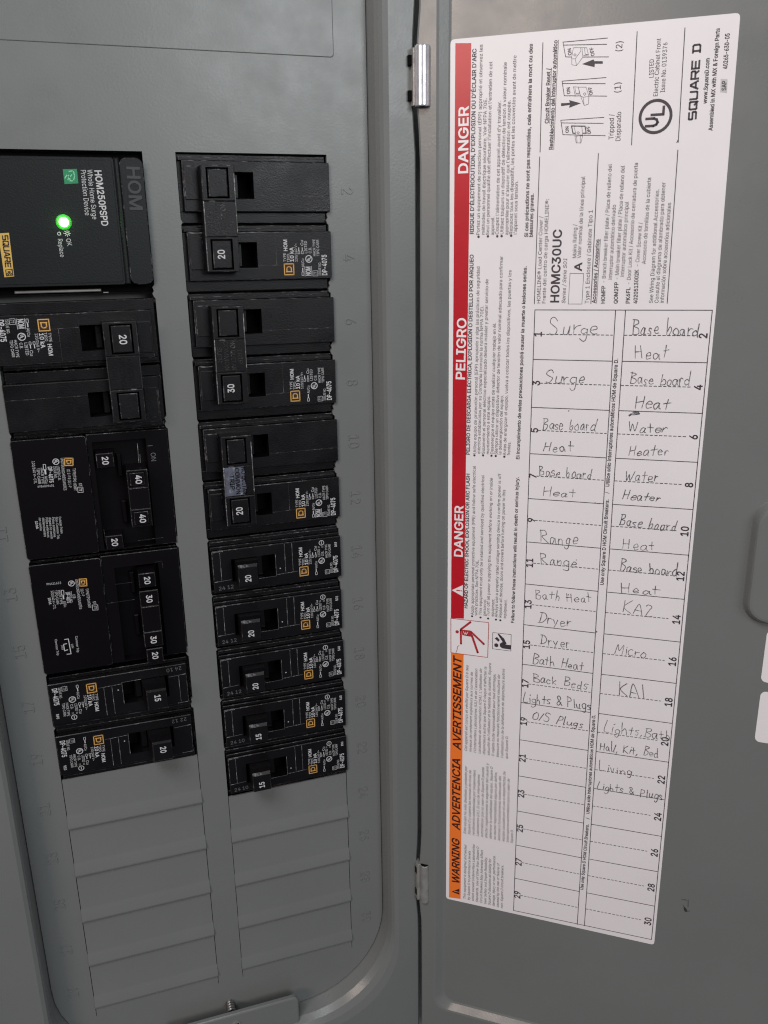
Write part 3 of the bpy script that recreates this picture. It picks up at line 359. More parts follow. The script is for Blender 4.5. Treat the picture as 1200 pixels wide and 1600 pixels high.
    (0,226,77,[9,9,13,4,19,1,25,-1,31,-2,37,-1,42,0,46,2,50,5,54,10,54,0,66,0,66,49,65,57,63,63,60,68,56,71,52,73,47,75,38,76,32,75,26,74,20,71,15,68,11,63,8,57,20,54,21,57,23,59,26,61,29,63,34,65,38,65,43,65,47,63,50,61,52,58,54,55,54,50,54,48,52,46,25,41,20,40,15,38,11,35,8,32,7,27,6,21,7,14],[20,14,19,17,18,21,19,24,20,27,23,30,26,31,54,37,54,27,54,23,52,18,49,15,45,12,40,10,33,9,29,9,26,10,22,12],[31,104,16,86,28,86,37,97,47,86,59,86,43,104]),
    (1,226,77,[6,7,11,1,17,-2,24,-5,31,-5,38,-5,44,-3,48,-1,52,2,51,-4,70,-4,70,50,69,58,67,65,63,70,58,74,53,77,48,78,38,79,32,79,25,77,19,75,13,71,8,66,3,55,22,49,24,54,28,58,31,60,34,61,38,61,42,61,45,60,48,58,49,56,50,54,24,45,18,44,13,41,9,38,5,34,3,28,2,21,3,13],[23,16,22,18,22,21,22,23,23,25,25,26,55,33,50,30,50,24,48,20,46,17,43,15,39,13,33,13,30,13,27,14,25,15],[30,108,7,82,29,82,37,91,45,82,67,83,45,108]),
    (0,231,78,[7,37,8,26,11,17,16,9,23,3,31,0,37,-1,36,-12,44,-12,46,-13,47,-15,48,-17,47,-19,46,-20,44,-21,33,-21,33,-28,41,-28,48,-27,53,-25,56,-22,57,-17,56,-12,54,-9,50,-7,44,-6,44,-1,51,0,56,2,60,4,64,7,67,11,70,15,71,20,60,23,41,9,34,10,29,13,24,17,21,23,20,30,19,37,20,44,21,51,24,56,29,61,34,64,41,65,60,51,71,54,69,59,67,63,64,67,60,70,56,72,51,74,46,75,41,76,31,74,23,71,16,65,11,57,8,48]),
    (1,231,78,[8,15,13,6,21,0,30,-4,33,-4,31,-16,29,-17,29,-32,41,-32,49,-31,55,-28,59,-23,61,-17,60,-10,56,-6,52,-4,58,-2,62,1,67,5,70,9,73,14,76,23,57,28,41,13,35,14,31,16,27,20,25,24,23,30,23,37,23,43,25,49,27,54,31,58,35,60,41,61,57,47,76,52,73,61,70,66,66,70,62,73,57,76,52,78,47,79,41,79,30,78,21,74,13,67,8,59,4,49,3,37,4,25]),
    (0,232,79,[7,37,8,26,11,17,16,9,23,3,32,0,42,-2,49,-1,56,1,61,4,66,8,69,12,72,18,60,21,58,17,56,14,53,12,50,10,46,9,42,9,35,10,30,12,25,16,22,21,20,27,19,33,73,33,72,48,70,55,67,62,63,67,58,71,52,74,46,75,40,76,31,74,23,71,16,65,11,57,8,48],[19,47,21,53,25,58,29,62,34,64,40,65,47,64,52,62,56,58,59,53,60,47,61,43,19,43],[36,104,22,104,35,84,45,84]),
    (1,232,79,[4,25,8,15,13,6,21,0,31,-4,42,-5,50,-5,57,-3,63,1,69,5,73,11,77,20,58,25,55,19,53,17,51,15,49,14,42,13,36,14,32,15,28,18,25,23,23,29,77,29,77,38,76,48,74,57,70,64,65,70,60,74,54,77,47,79,40,79,30,78,21,74,13,67,7,59,4,48,3,37],[35,60,40,61,45,60,49,59,53,55,55,51,57,45,23,47,25,51,27,55,31,58],[38,108,15,108,33,80,51,80]),
    (0,233,79,[7,37,8,26,11,17,16,9,23,3,32,0,42,-2,49,-1,56,1,61,4,66,8,69,12,72,18,60,21,58,17,56,14,53,12,50,10,46,9,42,9,35,10,30,12,25,16,22,21,20,27,19,33,73,33,72,48,70,55,67,62,63,67,58,71,52,74,46,75,40,76,31,74,23,71,16,65,11,57,8,48],[19,47,21,53,25,58,29,62,34,64,40,65,47,64,52,62,56,58,59,53,60,47,61,43,19,43],[45,84,58,104,44,104,35,84]),
    (1,233,79,[4,25,8,15,13,6,21,0,31,-4,42,-5,50,-5,57,-3,63,1,69,5,73,11,77,20,58,25,55,19,53,17,51,15,49,14,42,13,36,14,32,15,28,18,25,23,23,29,77,29,77,38,76,48,74,57,70,64,65,70,60,74,54,77,47,79,40,79,30,78,21,74,13,67,7,59,4,48,3,37],[35,60,40,61,45,60,49,59,53,55,55,51,57,45,23,47,25,51,27,55,31,58],[42,108,29,80,47,80,65,108]),
    (0,234,79,[7,37,8,26,11,17,16,9,23,3,32,0,42,-2,49,-1,56,1,61,4,66,8,69,12,72,18,60,21,58,17,56,14,53,12,50,10,46,9,42,9,35,10,30,12,25,16,22,21,20,27,19,33,73,33,72,48,70,55,67,62,63,67,58,71,52,74,46,75,40,76,31,74,23,71,16,65,11,57,8,48],[19,47,21,53,25,58,29,62,34,64,40,65,47,64,52,62,56,58,59,53,60,47,61,43,19,43],[30,86,40,97,50,86,62,86,46,104,34,104,19,86]),
    (1,234,79,[4,25,8,15,13,6,21,0,31,-4,42,-5,50,-5,57,-3,63,1,69,5,73,11,77,20,58,25,55,19,53,17,51,15,49,14,42,13,36,14,32,15,28,18,25,23,23,29,77,29,77,38,76,48,74,57,70,64,65,70,60,74,54,77,47,79,40,79,30,78,21,74,13,67,7,59,4,48,3,37],[35,60,40,61,45,60,49,59,53,55,55,51,57,45,23,47,25,51,27,55,31,58],[32,82,40,91,48,82,70,83,47,108,33,108,10,82]),
    (0,237,33,[10,75,10,0,22,0,22,75],[21,104,11,84,21,84,34,104]),
    (1,237,33,[7,78,7,-4,26,-4,26,78],[18,108,5,80,23,80,41,108]),
    (0,238,33,[-5,86,7,86,16,97,26,86,38,86,22,104,11,104],[10,75,10,0,22,0,22,75]),
    (1,238,33,[9,108,-13,82,9,82,16,91,24,82,46,83,24,108],[7,78,7,-4,26,-4,26,78]),
    (0,241,81,[22,0,22,45,23,51,25,56,28,60,32,62,36,64,41,65,48,63,54,60,57,54,58,46,58,0,70,0,70,47,69,56,67,63,63,69,58,72,52,75,45,76,37,74,30,71,24,65,22,60,22,75,10,75,10,0],[33,93,49,88,53,89,57,92,59,96,60,102,52,102,50,98,49,97,32,102,27,101,24,98,22,93,21,88,29,88,31,93]),
    (1,241,81,[7,78,7,-4,26,-4,26,44,27,50,28,54,30,57,33,59,37,60,41,61,47,60,51,57,53,53,54,46,54,-4,74,-4,74,47,73,57,70,65,66,71,60,76,53,79,45,79,36,78,28,74,26,72,26,78],[32,84,33,90,49,84,55,85,60,89,63,95,64,105,48,105,38,105,31,106,25,104,20,100,18,95,16,84]),
    (0,243,82,[8,26,11,17,16,9,23,3,31,0,41,-2,50,0,59,3,66,9,71,17,74,26,75,37,74,48,71,57,66,65,59,71,50,74,41,76,31,74,23,71,16,65,11,57,8,48,7,37],[21,23,20,30,19,37,20,44,21,51,24,56,29,61,34,64,41,65,48,64,53,61,57,56,60,51,62,44,63,37,62,30,60,23,57,17,53,13,48,10,41,9,34,10,29,13,24,17],[45,84,58,104,45,104,36,84]),
    (1,243,82,[4,25,8,15,13,6,21,0,30,-4,41,-5,51,-4,61,0,68,6,74,15,78,25,79,37,78,49,74,59,68,67,61,74,51,78,41,79,30,78,21,74,13,67,8,59,4,49,3,37],[25,24,23,30,23,37,23,43,25,49,27,54,31,58,35,60,41,61,46,60,51,58,54,54,57,49,58,43,59,37,58,30,57,24,54,20,51,16,46,14,41,13,35,14,31,16,27,20],[47,80,65,108,43,108,29,80]),
    (0,244,82,[8,26,11,17,16,9,23,3,31,0,41,-2,50,0,59,3,66,9,71,17,74,26,75,37,74,48,71,57,66,65,59,71,50,74,41,76,31,74,23,71,16,65,11,57,8,48,7,37],[21,23,20,30,19,37,20,44,21,51,24,56,29,61,34,64,41,65,48,64,53,61,57,56,60,51,62,44,63,37,62,30,60,23,57,17,53,13,48,10,41,9,34,10,29,13,24,17],[35,104,19,86,31,86,41,97,50,86,62,86,46,104]),
    (1,244,82,[3,37,4,25,8,15,13,6,21,0,30,-4,41,-5,51,-4,61,0,68,6,74,15,78,25,79,37,78,49,74,59,68,67,61,74,51,78,41,79,30,78,21,74,13,67,8,59,4,49],[23,30,23,37,23,43,25,49,27,54,31,58,35,60,41,61,46,60,51,58,54,54,57,49,58,43,59,37,58,30,57,24,54,20,51,16,46,14,41,13,35,14,31,16,27,20,25,24],[33,82,41,91,49,82,70,83,48,108,33,108,11,82]),
    (0,250,81,[10,27,11,19,14,12,17,6,23,2,29,0,36,-1,44,0,51,3,56,9,59,14,59,0,70,0,70,75,58,75,58,30,58,24,56,19,53,15,49,12,44,10,39,10,32,11,27,15,23,21,22,28,22,75,10,75],[45,84,58,104,44,104,35,84]),
    (1,250,81,[7,78,7,27,7,18,10,10,15,3,21,-1,28,-4,36,-5,45,-4,53,0,55,2,55,-4,74,-4,74,78,54,78,54,30,54,25,52,21,50,18,47,16,44,14,39,14,34,15,30,17,27,22,26,29,26,78],[42,108,29,80,47,80,65,108]),
)

# letter outlines: (weight, character code, advance, loop, loop ...), hundredths of the capital height
GLYPH = {}
for weight, code, adv, *letter_loops in GLYPH_OUTLINES:
    letter_loops = [[(q[i] / 100, q[i + 1] / 100) for i in range(0, len(q), 2)] for q in letter_loops]
    turn = [sum(q[i - 1][0] * q[i][1] - q[i][0] * q[i - 1][1] for i in range(len(q))) for q in letter_loops]

    def within(p, q):
        odd = False
        for (ax_, ay), (bx, by) in zip(q, q[1:] + q[:1]):
            if (ay > p[1]) != (by > p[1]) and ax_ + (p[1] - ay) / (by - ay) * (bx - ax_) > p[0]:
                odd = not odd
        return odd
    pts, tris, layer = [], [], []
    for n_, q in enumerate(letter_loops):
        if turn[n_] > 0:                     # an outer stroke with the holes that lie in it
            part = [q] + [o for m_, o in enumerate(letter_loops) if turn[m_] < 0 and within(o[0], q)]
            flat = [p for o in part for p in o]
            k = len(pts)
            tris += [tuple(i + k for i in t) for t in tessellate_polygon([[Vector((x, y, 0)) for x, y in o] for o in part])]
            pts += flat
            layer += [n_] * len(flat)
    GLYPH[(weight, chr(code))] = (adv / 100, pts, tris, layer)
SPACE = 0.37


class MB:
    """Collects polygons in millimetres (x right, v down, h towards the viewer)."""

    def __init__(self):
        self.v, self.f, self.m, self.mats = [], [], [], []

    def mat(self, m):
        if m not in self.mats:
            self.mats.append(m)
        return self.mats.index(m)

    def add(self, vs, fs, m):
        n = len(self.v)
        k = self.mat(m)
        self.v += vs
        for f in fs:
            self.f.append([i + n for i in f])
            self.m.append(k)

    def build(self, name, parent=None, fix=True, smooth=None):
        me = bpy.data.meshes.new(name)
        me.from_pydata([(x / 1000, -v / 1000, h / 1000) for x, v, h in self.v], [], self.f)
        for m in self.mats:
            me.materials.append(m)
        me.polygons.foreach_set('material_index', self.m)
        if fix:
            bm = bmesh.new()
            bm.from_mesh(me)
            bmesh.ops.recalc_face_normals(bm, faces=bm.faces)
            bm.to_mesh(me)
            bm.free()
        if smooth:
            me.polygons.foreach_set('use_smooth', [True] * len(me.polygons))
            me.set_sharp_from_angle(angle=math.radians(smooth))
        me.update()
        o = bpy.data.objects.new(name, me)
        COL.objects.link(o)
        if parent:
            o.parent = parent
        return o

    # --- solids
    def loft(self, rings, mats, cap=None, floor=None):
        n = len(rings[0])
        for r in range(len(rings) - 1):
            m = mats[r] if isinstance(mats, (list, tuple)) else mats
            self.add(list(rings[r]) + list(rings[r + 1]),
                     [(i, (i + 1) % n, n + (i + 1) % n, n + i) for i in range(n)], m)
        if cap:
            self.add(list(rings[-1]), [tuple(range(n))], cap)
        if floor:
            self.add(list(rings[0]), [tuple(range(n))], floor)

    def block(self, x0, x1, v0, v1, h0, h1, m=None, edge=None, bev=0.25, draft=0.0):
        m = m or BLACK
        edge = edge or m
        R = lambda d, h: [(x0 + d, v0 + d, h), (x1 - d, v0 + d, h), (x1 - d, v1 - d, h), (x0 + d, v1 - d, h)]
        self.loft([R(0, h0), R(draft, h1 - bev), R(draft + bev, h1)], [m, edge], m)

    def holed(self, x0, x1, v0, v1, h0, h1, hole, hf, m=None, edge=None, bev=0.25, floor=None, wall=None):
        m = m or BLACK
        edge = edge or m
        a0, a1, b0, b1 = hole
        O = lambda d, h: [(x0 + d, v0 + d, h), (x1 - d, v0 + d, h), (x1 - d, v1 - d, h), (x0 + d, v1 - d, h)]
        H = lambda h: [(a0, b0, h), (a1, b0, h), (a1, b1, h), (a0, b1, h)]
        self.loft([O(0, h0), O(0, h1 - bev), O(bev, h1), H(h1), H(hf)], [m, edge, m, wall or m], floor or VOID)

    def round_block(self, x0, x1, v0, v1, r, h0, h1, m, edge=None, bev=0.3, n=5):
        R = lambda d, h: ring(x0 + d, x1 - d, v0 + d, v1 - d, max(r - d, 0.05), h, n)
        self.loft([R(0, h0), R(0, h1 - bev), R(bev, h1)], [m, edge or m], m)

    def cyl(self, x, v, h0, h1, r, m, n=20, cap=None, dome=0.0):
        C = lambda rr, h: [(x + rr * math.cos(2 * math.pi * i / n), v + rr * math.sin(2 * math.pi * i / n), h) for i in range(n)]
        rings_ = [C(r, h0), C(r, h1)]
        if dome:
            rings_ += [C(r * 0.8, h1 + dome * 0.6), C(r * 0.45, h1 + dome * 0.92)]
        self.loft(rings_, m, cap or m)

    # --- flat print
    def poly(self, pts, h, m):
        self.add([(x, v, h) for x, v in pts], [tuple(range(len(pts)))], m)

    def disc(self, c, r, h, m, n=20):
        self.poly([(c[0] + r * math.cos(2 * math.pi * i / n), c[1] + r * math.sin(2 * math.pi * i / n)) for i in range(n)], h, m)

    def annulus(self, c, r0, r1, h, m, n=32):
        vs = [(c[0] + r * math.cos(2 * math.pi * i / n), c[1] + r * math.sin(2 * math.pi * i / n), h) for r in (r0, r1) for i in range(n)]
        self.add(vs, [(i, (i + 1) % n, n + (i + 1) % n, n + i) for i in range(n)], m)

    def line(self, pts, w, h, m, dh=0.0):
        for (x0, v0), (x1, v1) in zip(pts, pts[1:]):
            L = math.hypot(x1 - x0, v1 - v0) or 1e-6
            nx, nv = -(v1 - v0) / L * w / 2, (x1 - x0) / L * w / 2
            ex, ev = (x1 - x0) / L * w * 0.35, (v1 - v0) / L * w * 0.35
            x0, v0, x1, v1 = x0 - ex, v0 - ev, x1 + ex, v1 + ev
            self.add([(x0 + nx, v0 + nv, h), (x1 + nx, v1 + nv, h), (x1 - nx, v1 - nv, h), (x0 - nx, v0 - nv, h)], [(0, 1, 2, 3)], m)
            h += dh

    def frame(self, pts, w, h, m):
        self.line(list(pts) + [pts[0]], w, h, m)

    def dash(self, a, b, w, h, m, on=1.0, off=0.75):
        L = math.hypot(b[0] - a[0], b[1] - a[1])
        dx, dv = (b[0] - a[0]) / L, (b[1] - a[1]) / L
        s = 0
        while s < L:
            e = min(s + on, L)
            self.line([(a[0] + dx * s, a[1] + dv * s), (a[0] + dx * e, a[1] + dv * e)], w, h, m)
            s += on + off

    def text(self, s, x0, v0, x1, v1, cap, style='r', h=0.3, m=None, depth=0.0):
        si = 1 if ('b' in style or 'I' in style) else 0
        sl = 0.2 if ('i' in style or 'I' in style) else 0.0
        L = math.hypot(x1 - x0, v1 - v0)
        dx, dv = (x1 - x0) / L, (v1 - v0) / L
        ux, uv = dv, -dx
        adv = [SPACE if c == ' ' else GLYPH[(si, c)][0] for c in s]
        k = L / sum(adv)
        pen = 0
        for c, a in zip(s, adv):
            if c != ' ':
                _, vs, ts, lay = GLYPH[(si, c)]
                pts = [(pen + (px + py * sl) * k, py * cap) for px, py in vs]
                P3 = [(x0 + dx * p + ux * q, v0 + dv * p + uv * q, h + 0.002 * lv) for (p, q), lv in zip(pts, lay)]
                self.add(P3, ts, m)
                if depth:
                    cnt = {}
                    for t in ts:
                        for e in ((t[0], t[1]), (t[1], t[2]), (t[2], t[0])):
                            key = tuple(sorted(e))
                            cnt[key] = cnt.get(key, 0) + 1
                    lo = [(p[0], p[1], h - depth) for p in P3]
                    n = len(P3)
                    self.add(P3 + lo, [(e[0], e[1], e[1] + n, e[0] + n) for e, q in cnt.items() if q == 1], m)
            pen += a * k
        if 'u' in style:
            o = 0.35
            self.line([(x0 - ux * o, v0 - uv * o), (x1 - ux * o, v1 - uv * o)], 0.16, h, m)


def ring(x0, x1, v0, v1, r, h, n=6, side=0, warp=None):
    pts = []
    corners = ((x1 - r, v0 + r, -90), (x1 - r, v1 - r, 0), (x0 + r, v1 - r, 90), (x0 + r, v0 + r, 180))
    for k, (cx, cv, a0) in enumerate(corners):
        arc = [(cx + r * math.cos(math.radians(a0 + 90 * i / n)), cv + r * math.sin(math.radians(a0 + 90 * i / n))) for i in range(n + 1)]
        pts += arc
        if side:
            nx, nv, b0 = corners[(k + 1) % 4]
            e = (nx + r * math.cos(math.radians(b0)), nv + r * math.sin(math.radians(b0)))
            s = arc[-1]
            pts += [(s[0] + (e[0] - s[0]) * j / (side + 1), s[1] + (e[1] - s[1]) * j / (side + 1)) for j in range(1, side + 1)]
    out = [(x, v, h) for x, v in pts]
    return [warp(*p) for p in out] if warp else out


def empty(name, label, cat, mat, group=None):
    o = bpy.data.objects.new(name, None)
    o.empty_display_size = 0.01
    COL.objects.link(o)
    o.matrix_world = mat
    if label:
        o['label'] = label
        o['category'] = cat
    if group:
        o['group'] = group
    return o


RX = Matrix.Rotation(math.radians(90), 4, 'X')


def panel_frame(u=0, v=0, h=0, flip=False):
    m = Matrix.Translation((u / 1000, -h / 1000, EYE - v / 1000)) @ RX
    return m @ Matrix.Rotation(math.pi, 4, 'Z') if flip else m


def door_frame(a=0, v=0, h=0):
    base = Matrix.Translation((HINGE_U / 1000, -12 / 1000, EYE)) @ Matrix.Rotation(-DOOR_ANGLE, 4, 'Z') @ RX
    return base @ Matrix.Translation((a / 1000, -v / 1000, h / 1000))


# ------------------------------------------------------------------ data (mm)
LABEL_TEXT = [
    ('white', 'DANGER', 6.76, 46.76, 6.65, 22.83, 3.7, 'b'),
    ('white', 'PELIGRO', 6.6, 126.19, 6.91, 100.86, 3.7, 'b'),
    ('white', 'DANGER', 6.67, 204.27, 6.68, 180.39, 3.7, 'b'),
    ('black', 'WARNING', 7.29, 378.89, 6.98, 352.11, 3.7, 'I'),
    ('black', 'ADVERTENCIA', 7.09, 346.66, 6.86, 306.53, 3.7, 'I'),
    ('black', 'AVERTISSEMENT', 6.97, 301.61, 6.78, 252.99, 3.7, 'I'),
    ('ink', "RISQUE D'ÉLECTROCUTION, D'EXPLOSION OU D'ÉCLAIR D'ARC", 9.39, 68.84, 9.36, 3.62, 1.5, 'b'),
    ('ink', 'Portez un équipement de protection personal (ÉPP) approprié et observez les', 11.8, 69.24, 11.73, 2.41, 1.28, 'r'),
    ('ink', 'méthodes de travail électrique sécuritaire. Voir NFPA 70E.', 13.83, 69.16, 13.7, 20.52, 1.28, 'r'),
    ('ink', "Seul un personnel qualifié doit effectuer l'installation et l'entretien de cet", 15.56, 69.31, 15.45, 8.4, 1.28, 'r'),
    ('ink', 'appareil.', 17.51, 69.35, 17.46, 62.4, 1.28, 'r'),
    ('ink', "Coupez l'alimentation de cet appareil avant d'y travailler.", 19.29, 69.15, 19.04, 21.72, 1.28, 'r'),
    ('ink', 'Utilisez toujours un dispositif de détection de tension à valeur nominale', 21.17, 69.18, 20.84, 8.93, 1.28, 'r'),
    ('ink', "appropriée pour s'assurer que l'alimentation est coupée.", 23.05, 69.46, 22.63, 21.73, 1.28, 'r'),
    ('ink', 'Replacez tous les dispositifs, les portes et les couvercles avant de mettre', 24.72, 69.25, 24.31, 6.97, 1.28, 'r'),
    ('ink', "l'appareil sous tension.", 26.41, 69.29, 26.25, 49.78, 1.28, 'r'),
    ('ink', 'Si ces précautions ne sont pas respectées, cela entraînera la mort ou des', 30.77, 70.33, 30.11, 3.67, 1.35, 'b'),
    ('ink', 'blessures graves.', 32.56, 70.36, 32.39, 54.54, 1.35, 'b'),
    ('ink', 'PELIGRO DE DESCARGA ELÉCTRICA, EXPLOSIÓN O DESTELLO POR ARQUEO', 9.2, 157.7, 9.52, 76.38, 1.5, 'b'),
    ('ink', 'Utilice equipo de protección personal (EPP) apropiado y siga las prácticas de seguridad', 11.98, 157.08, 12.12, 80.92, 1.28, 'r'),
    ('ink', 'eléctrica establecidas por su Compañía (consulte la norma NFPA 70E).', 13.7, 156.98, 13.92, 96.03, 1.28, 'r'),
    ('ink', 'Solamente el personal eléctrico especializado deberá instalar y prestar servicio de', 15.68, 156.86, 15.67, 85.81, 1.28, 'r'),
    ('ink', 'mantenimiento a este equipo.', 17.53, 156.91, 17.35, 132.06, 1.28, 'r'),
    ('ink', 'Desenergice el equipo antes de realizar cualquier trabajo en él.', 19.35, 156.8, 19.11, 102.64, 1.28, 'r'),
    ('ink', 'Siempre utilice un dispositivo detector de tensión de valor nominal adecuado para confirmar', 21.06, 156.83, 21.24, 77.15, 1.28, 'r'),
    ('ink', 'la desenergización del equipo.', 22.71, 156.73, 22.87, 131.59, 1.28, 'r'),
    ('ink', 'Antes de energizar el equipo, vuelva a colocar todos los dispositivos, las puertas y los', 24.66, 156.91, 24.76, 82.42, 1.28, 'r'),
    ('ink', 'frentes.', 26.38, 156.81, 26.47, 150.86, 1.28, 'r'),
    ('ink', 'El incumplimiento de estas precauciones podrá causar la muerte o lesiones serias.', 30.3, 158.31, 30.65, 80.98, 1.35, 'b'),
    ('ink', 'HAZARD OF ELECTRIC SHOCK, EXPLOSION OR ARC FLASH', 9.29, 228.33, 9.35, 165.75, 1.5, 'b'),
    ('ink', 'Apply appropriate personal protective equipment (PPE) and follow safe electrical', 12.12, 231.1, 11.87, 162.27, 1.28, 'r'),
    ('ink', 'work practices. See NFPA 70E.', 13.75, 231.2, 13.96, 204.54, 1.28, 'r'),
    ('ink', 'This equipment must only be installed and serviced by qualified electrical', 15.78, 230.75, 15.67, 166.07, 1.28, 'r'),
    ('ink', 'personnel.', 17.61, 230.86, 17.7, 222.5, 1.28, 'r'),
    ('ink', 'Turn off all power supplying this equipment before working on or inside', 19.29, 230.8, 19.29, 166.94, 1.28, 'r'),
    ('ink', 'equipment.', 21.25, 230.73, 21.42, 222.05, 1.28, 'r'),
    ('ink', 'Always use a properly rated voltage sensing device to confirm power is off', 22.92, 230.88, 22.82, 164.88, 1.28, 'r'),
    ('ink', 'Replace all devices, doors and covers before turning on power to this', 24.79, 230.86, 24.83, 171.73, 1.28, 'r'),
    ('ink', 'equipment.', 26.74, 230.95, 26.99, 221.71, 1.28, 'r'),
    ('ink', 'Failure to follow these instructions will result in death or serious injury.', 30.38, 232.7, 30.36, 165.85, 1.35, 'b'),
    ('ink', 'Cet appareil est conçu et vérifié par Square D à des', 10.14, 301.66, 10.13, 256.42, 1.2, 'i'),
    ('ink', 'niveaux de rendement supérieurs aux normes de', 12.33, 301.7, 12.25, 259.6, 1.2, 'i'),
    ('ink', "l'Underwriters Laboratories (UL) et de l'association", 14.51, 301.75, 14.36, 257.52, 1.2, 'i'),
    ('ink', "canadienne de normalisation (CSA). L'utilisation de", 16.69, 301.8, 16.46, 257.2, 1.2, 'i'),
    ('ink', "disjoncteurs autres que Square D risque d'affecter la", 18.85, 301.84, 18.54, 255.84, 1.2, 'i'),
    ('ink', "sécurité de l'utilisateur et la fiabilité du matériel. Square", 21.01, 301.89, 20.61, 253.71, 1.2, 'i'),
    ('ink', 'D rejette toute responsabilité pour tout dommage,', 23.16, 301.94, 22.74, 258.85, 1.2, 'i'),
    ('ink', 'blessure ou mauvais fonctionnement résultant de', 25.31, 301.98, 24.81, 258.96, 1.2, 'i'),
    ('ink', "l'utilisation ou de la défaillance de disjoncteurs autres", 27.45, 302.03, 26.84, 255.62, 1.2, 'i'),
    ('ink', 'que Square D.', 29.58, 302.07, 29.4, 289.73, 1.2, 'i'),
    ('ink', 'Este equipo ha sido diseñado y probado por', 10.3, 348.11, 10.29, 309.82, 1.2, 'i'),
    ('ink', 'Square D y supera las normas de nivel de', 12.43, 348.11, 12.36, 311.59, 1.2, 'i'),
    ('ink', 'rendimiento establecidas por Underwriters', 14.56, 348.11, 14.44, 311.17, 1.2, 'i'),
    ('ink', 'Laboratories (UL). El uso de interruptores', 16.68, 348.11, 16.51, 313.12, 1.2, 'i'),
    ('ink', 'automáticos que no sean de Square D puede', 18.8, 348.11, 18.54, 308.74, 1.2, 'i'),
    ('ink', 'afectar negativamente la seguridad del usuario y', 20.9, 348.11, 20.57, 306.18, 1.2, 'i'),
    ('ink', 'deteriorar la confiabilidad del equipo. Square D', 23.0, 348.11, 22.62, 307.64, 1.2, 'i'),
    ('ink', 'no asume responsabilidad alguna por daños,', 25.1, 348.11, 24.68, 310.04, 1.2, 'i'),
    ('ink', 'lesiones o funcionamiento inadecuado del', 27.19, 348.11, 26.74, 311.98, 1.2, 'i'),
    ('ink', 'equipo causado por el uso o desperfectos de', 29.27, 348.11, 28.72, 309.04, 1.2, 'i'),
    ('ink', 'interruptores automáticos que no sean de', 31.34, 348.11, 30.79, 312.55, 1.2, 'i'),
    ('ink', 'Square D.', 33.41, 348.11, 33.28, 340.28, 1.2, 'i'),
    ('ink', 'This equipment is designed and tested', 10.67, 387.15, 10.65, 354.57, 1.2, 'i'),
    ('ink', 'by Square D to performance levels', 12.8, 387.21, 12.74, 357.61, 1.2, 'i'),
    ('ink', 'which exceed Underwriters Laboratories', 14.92, 387.27, 14.79, 353.27, 1.2, 'i'),
    ('ink', 'Standards. Use of Other than Square D', 17.03, 387.33, 16.86, 354.08, 1.2, 'i'),
    ('ink', 'Circuit Breakers May Adversely Affect', 19.13, 387.39, 18.92, 355.6, 1.2, 'i'),
    ('ink', 'User Safety and Impair Reliability.', 21.23, 387.45, 21.0, 359.13, 1.2, 'i'),
    ('ink', 'Square D disclaims all liability for', 23.32, 387.51, 23.06, 359.63, 1.2, 'i'),
    ('ink', 'damage, injury or non-performance', 25.41, 387.57, 25.08, 357.62, 1.2, 'i'),
    ('ink', 'caused by the use or failure of', 27.49, 387.63, 27.17, 361.34, 1.2, 'i'),
    ('ink', 'non-Square D circuit breakers.', 29.56, 387.69, 29.21, 361.84, 1.2, 'i'),
    ('ink', 'HOMELINE® Load Center Cover /', 36.47, 95.21, 36.15, 62.76, 1.4, 'r'),
    ('ink', 'Frente del centro de carga HOMELINE®:', 38.53, 95.2, 38.25, 56.66, 1.4, 'r'),
    ('ink', 'HOMC30UC', 43.59, 94.99, 43.53, 67.65, 3.2, 'b'),
    ('ink', 'Series / Serie S01', 46.11, 95.16, 46.02, 78.15, 1.4, 'i'),
    ('ink', 'A', 51.68, 83.07, 51.68, 79.84, 2.7, 'b'),
    ('ink', 'Mains Rating /', 49.45, 78.36, 48.99, 65.94, 1.4, 'r'),
    ('ink', 'Valor nominal de la línea principal', 51.13, 78.38, 51.15, 49.27, 1.4, 'r'),
    ('ink', 'Type 1 Enclosure / Gabinete Tipo 1', 55.04, 95.12, 54.59, 60.98, 1.5, 'r'),
    ('ink', 'Accessories / Accesorios', 57.61, 94.93, 57.66, 71.54, 1.4, 'bu'),
    ('ink', 'HOMFP', 61.02, 95.09, 60.85, 88.4, 1.4, 'b'),
    ('ink', '- Branch breaker filler plate / Placa de relleno del', 60.8, 87.52, 60.56, 45.44, 1.4, 'r'),
    ('ink', 'interruptor automático derivado', 63.13, 86.23, 62.87, 59.42, 1.4, 'r'),
    ('ink', 'QOM2FP', 65.76, 95.07, 65.53, 87.06, 1.4, 'b'),
    ('ink', '- Main breaker filler plate / Placa de relleno del', 65.55, 86.36, 65.12, 46.17, 1.4, 'r'),
    ('ink', 'interruptor automático principal', 67.45, 85.2, 67.37, 58.56, 1.4, 'r'),
    ('ink', 'PK6FL', 70.17, 95.05, 69.98, 89.0, 1.4, 'b'),
    ('ink', '- Door Lock Kit / Accesorio de cerradura de puerta', 69.98, 88.12, 69.7, 45.29, 1.4, 'r'),
    ('ink', '4020513002K', 72.97, 95.03, 72.6, 82.63, 1.4, 'b'),
    ('ink', '- Cover Screw Kit /', 72.59, 81.65, 72.71, 65.92, 1.4, 'r'),
    ('ink', 'Accesorio de tornillos de la cubierta', 74.92, 80.64, 74.64, 50.5, 1.4, 'r'),
    ('ink', 'See Wiring Diagram for additional Accessories.', 78.56, 94.83, 77.72, 54.51, 1.4, 'r'),
    ('ink', 'Consulte el diagrama de alambrado para obtener', 80.57, 94.82, 79.75, 52.31, 1.4, 'r'),
    ('ink', 'información sobre accesorios adicionales', 82.46, 94.81, 82.24, 59.28, 1.4, 'r'),
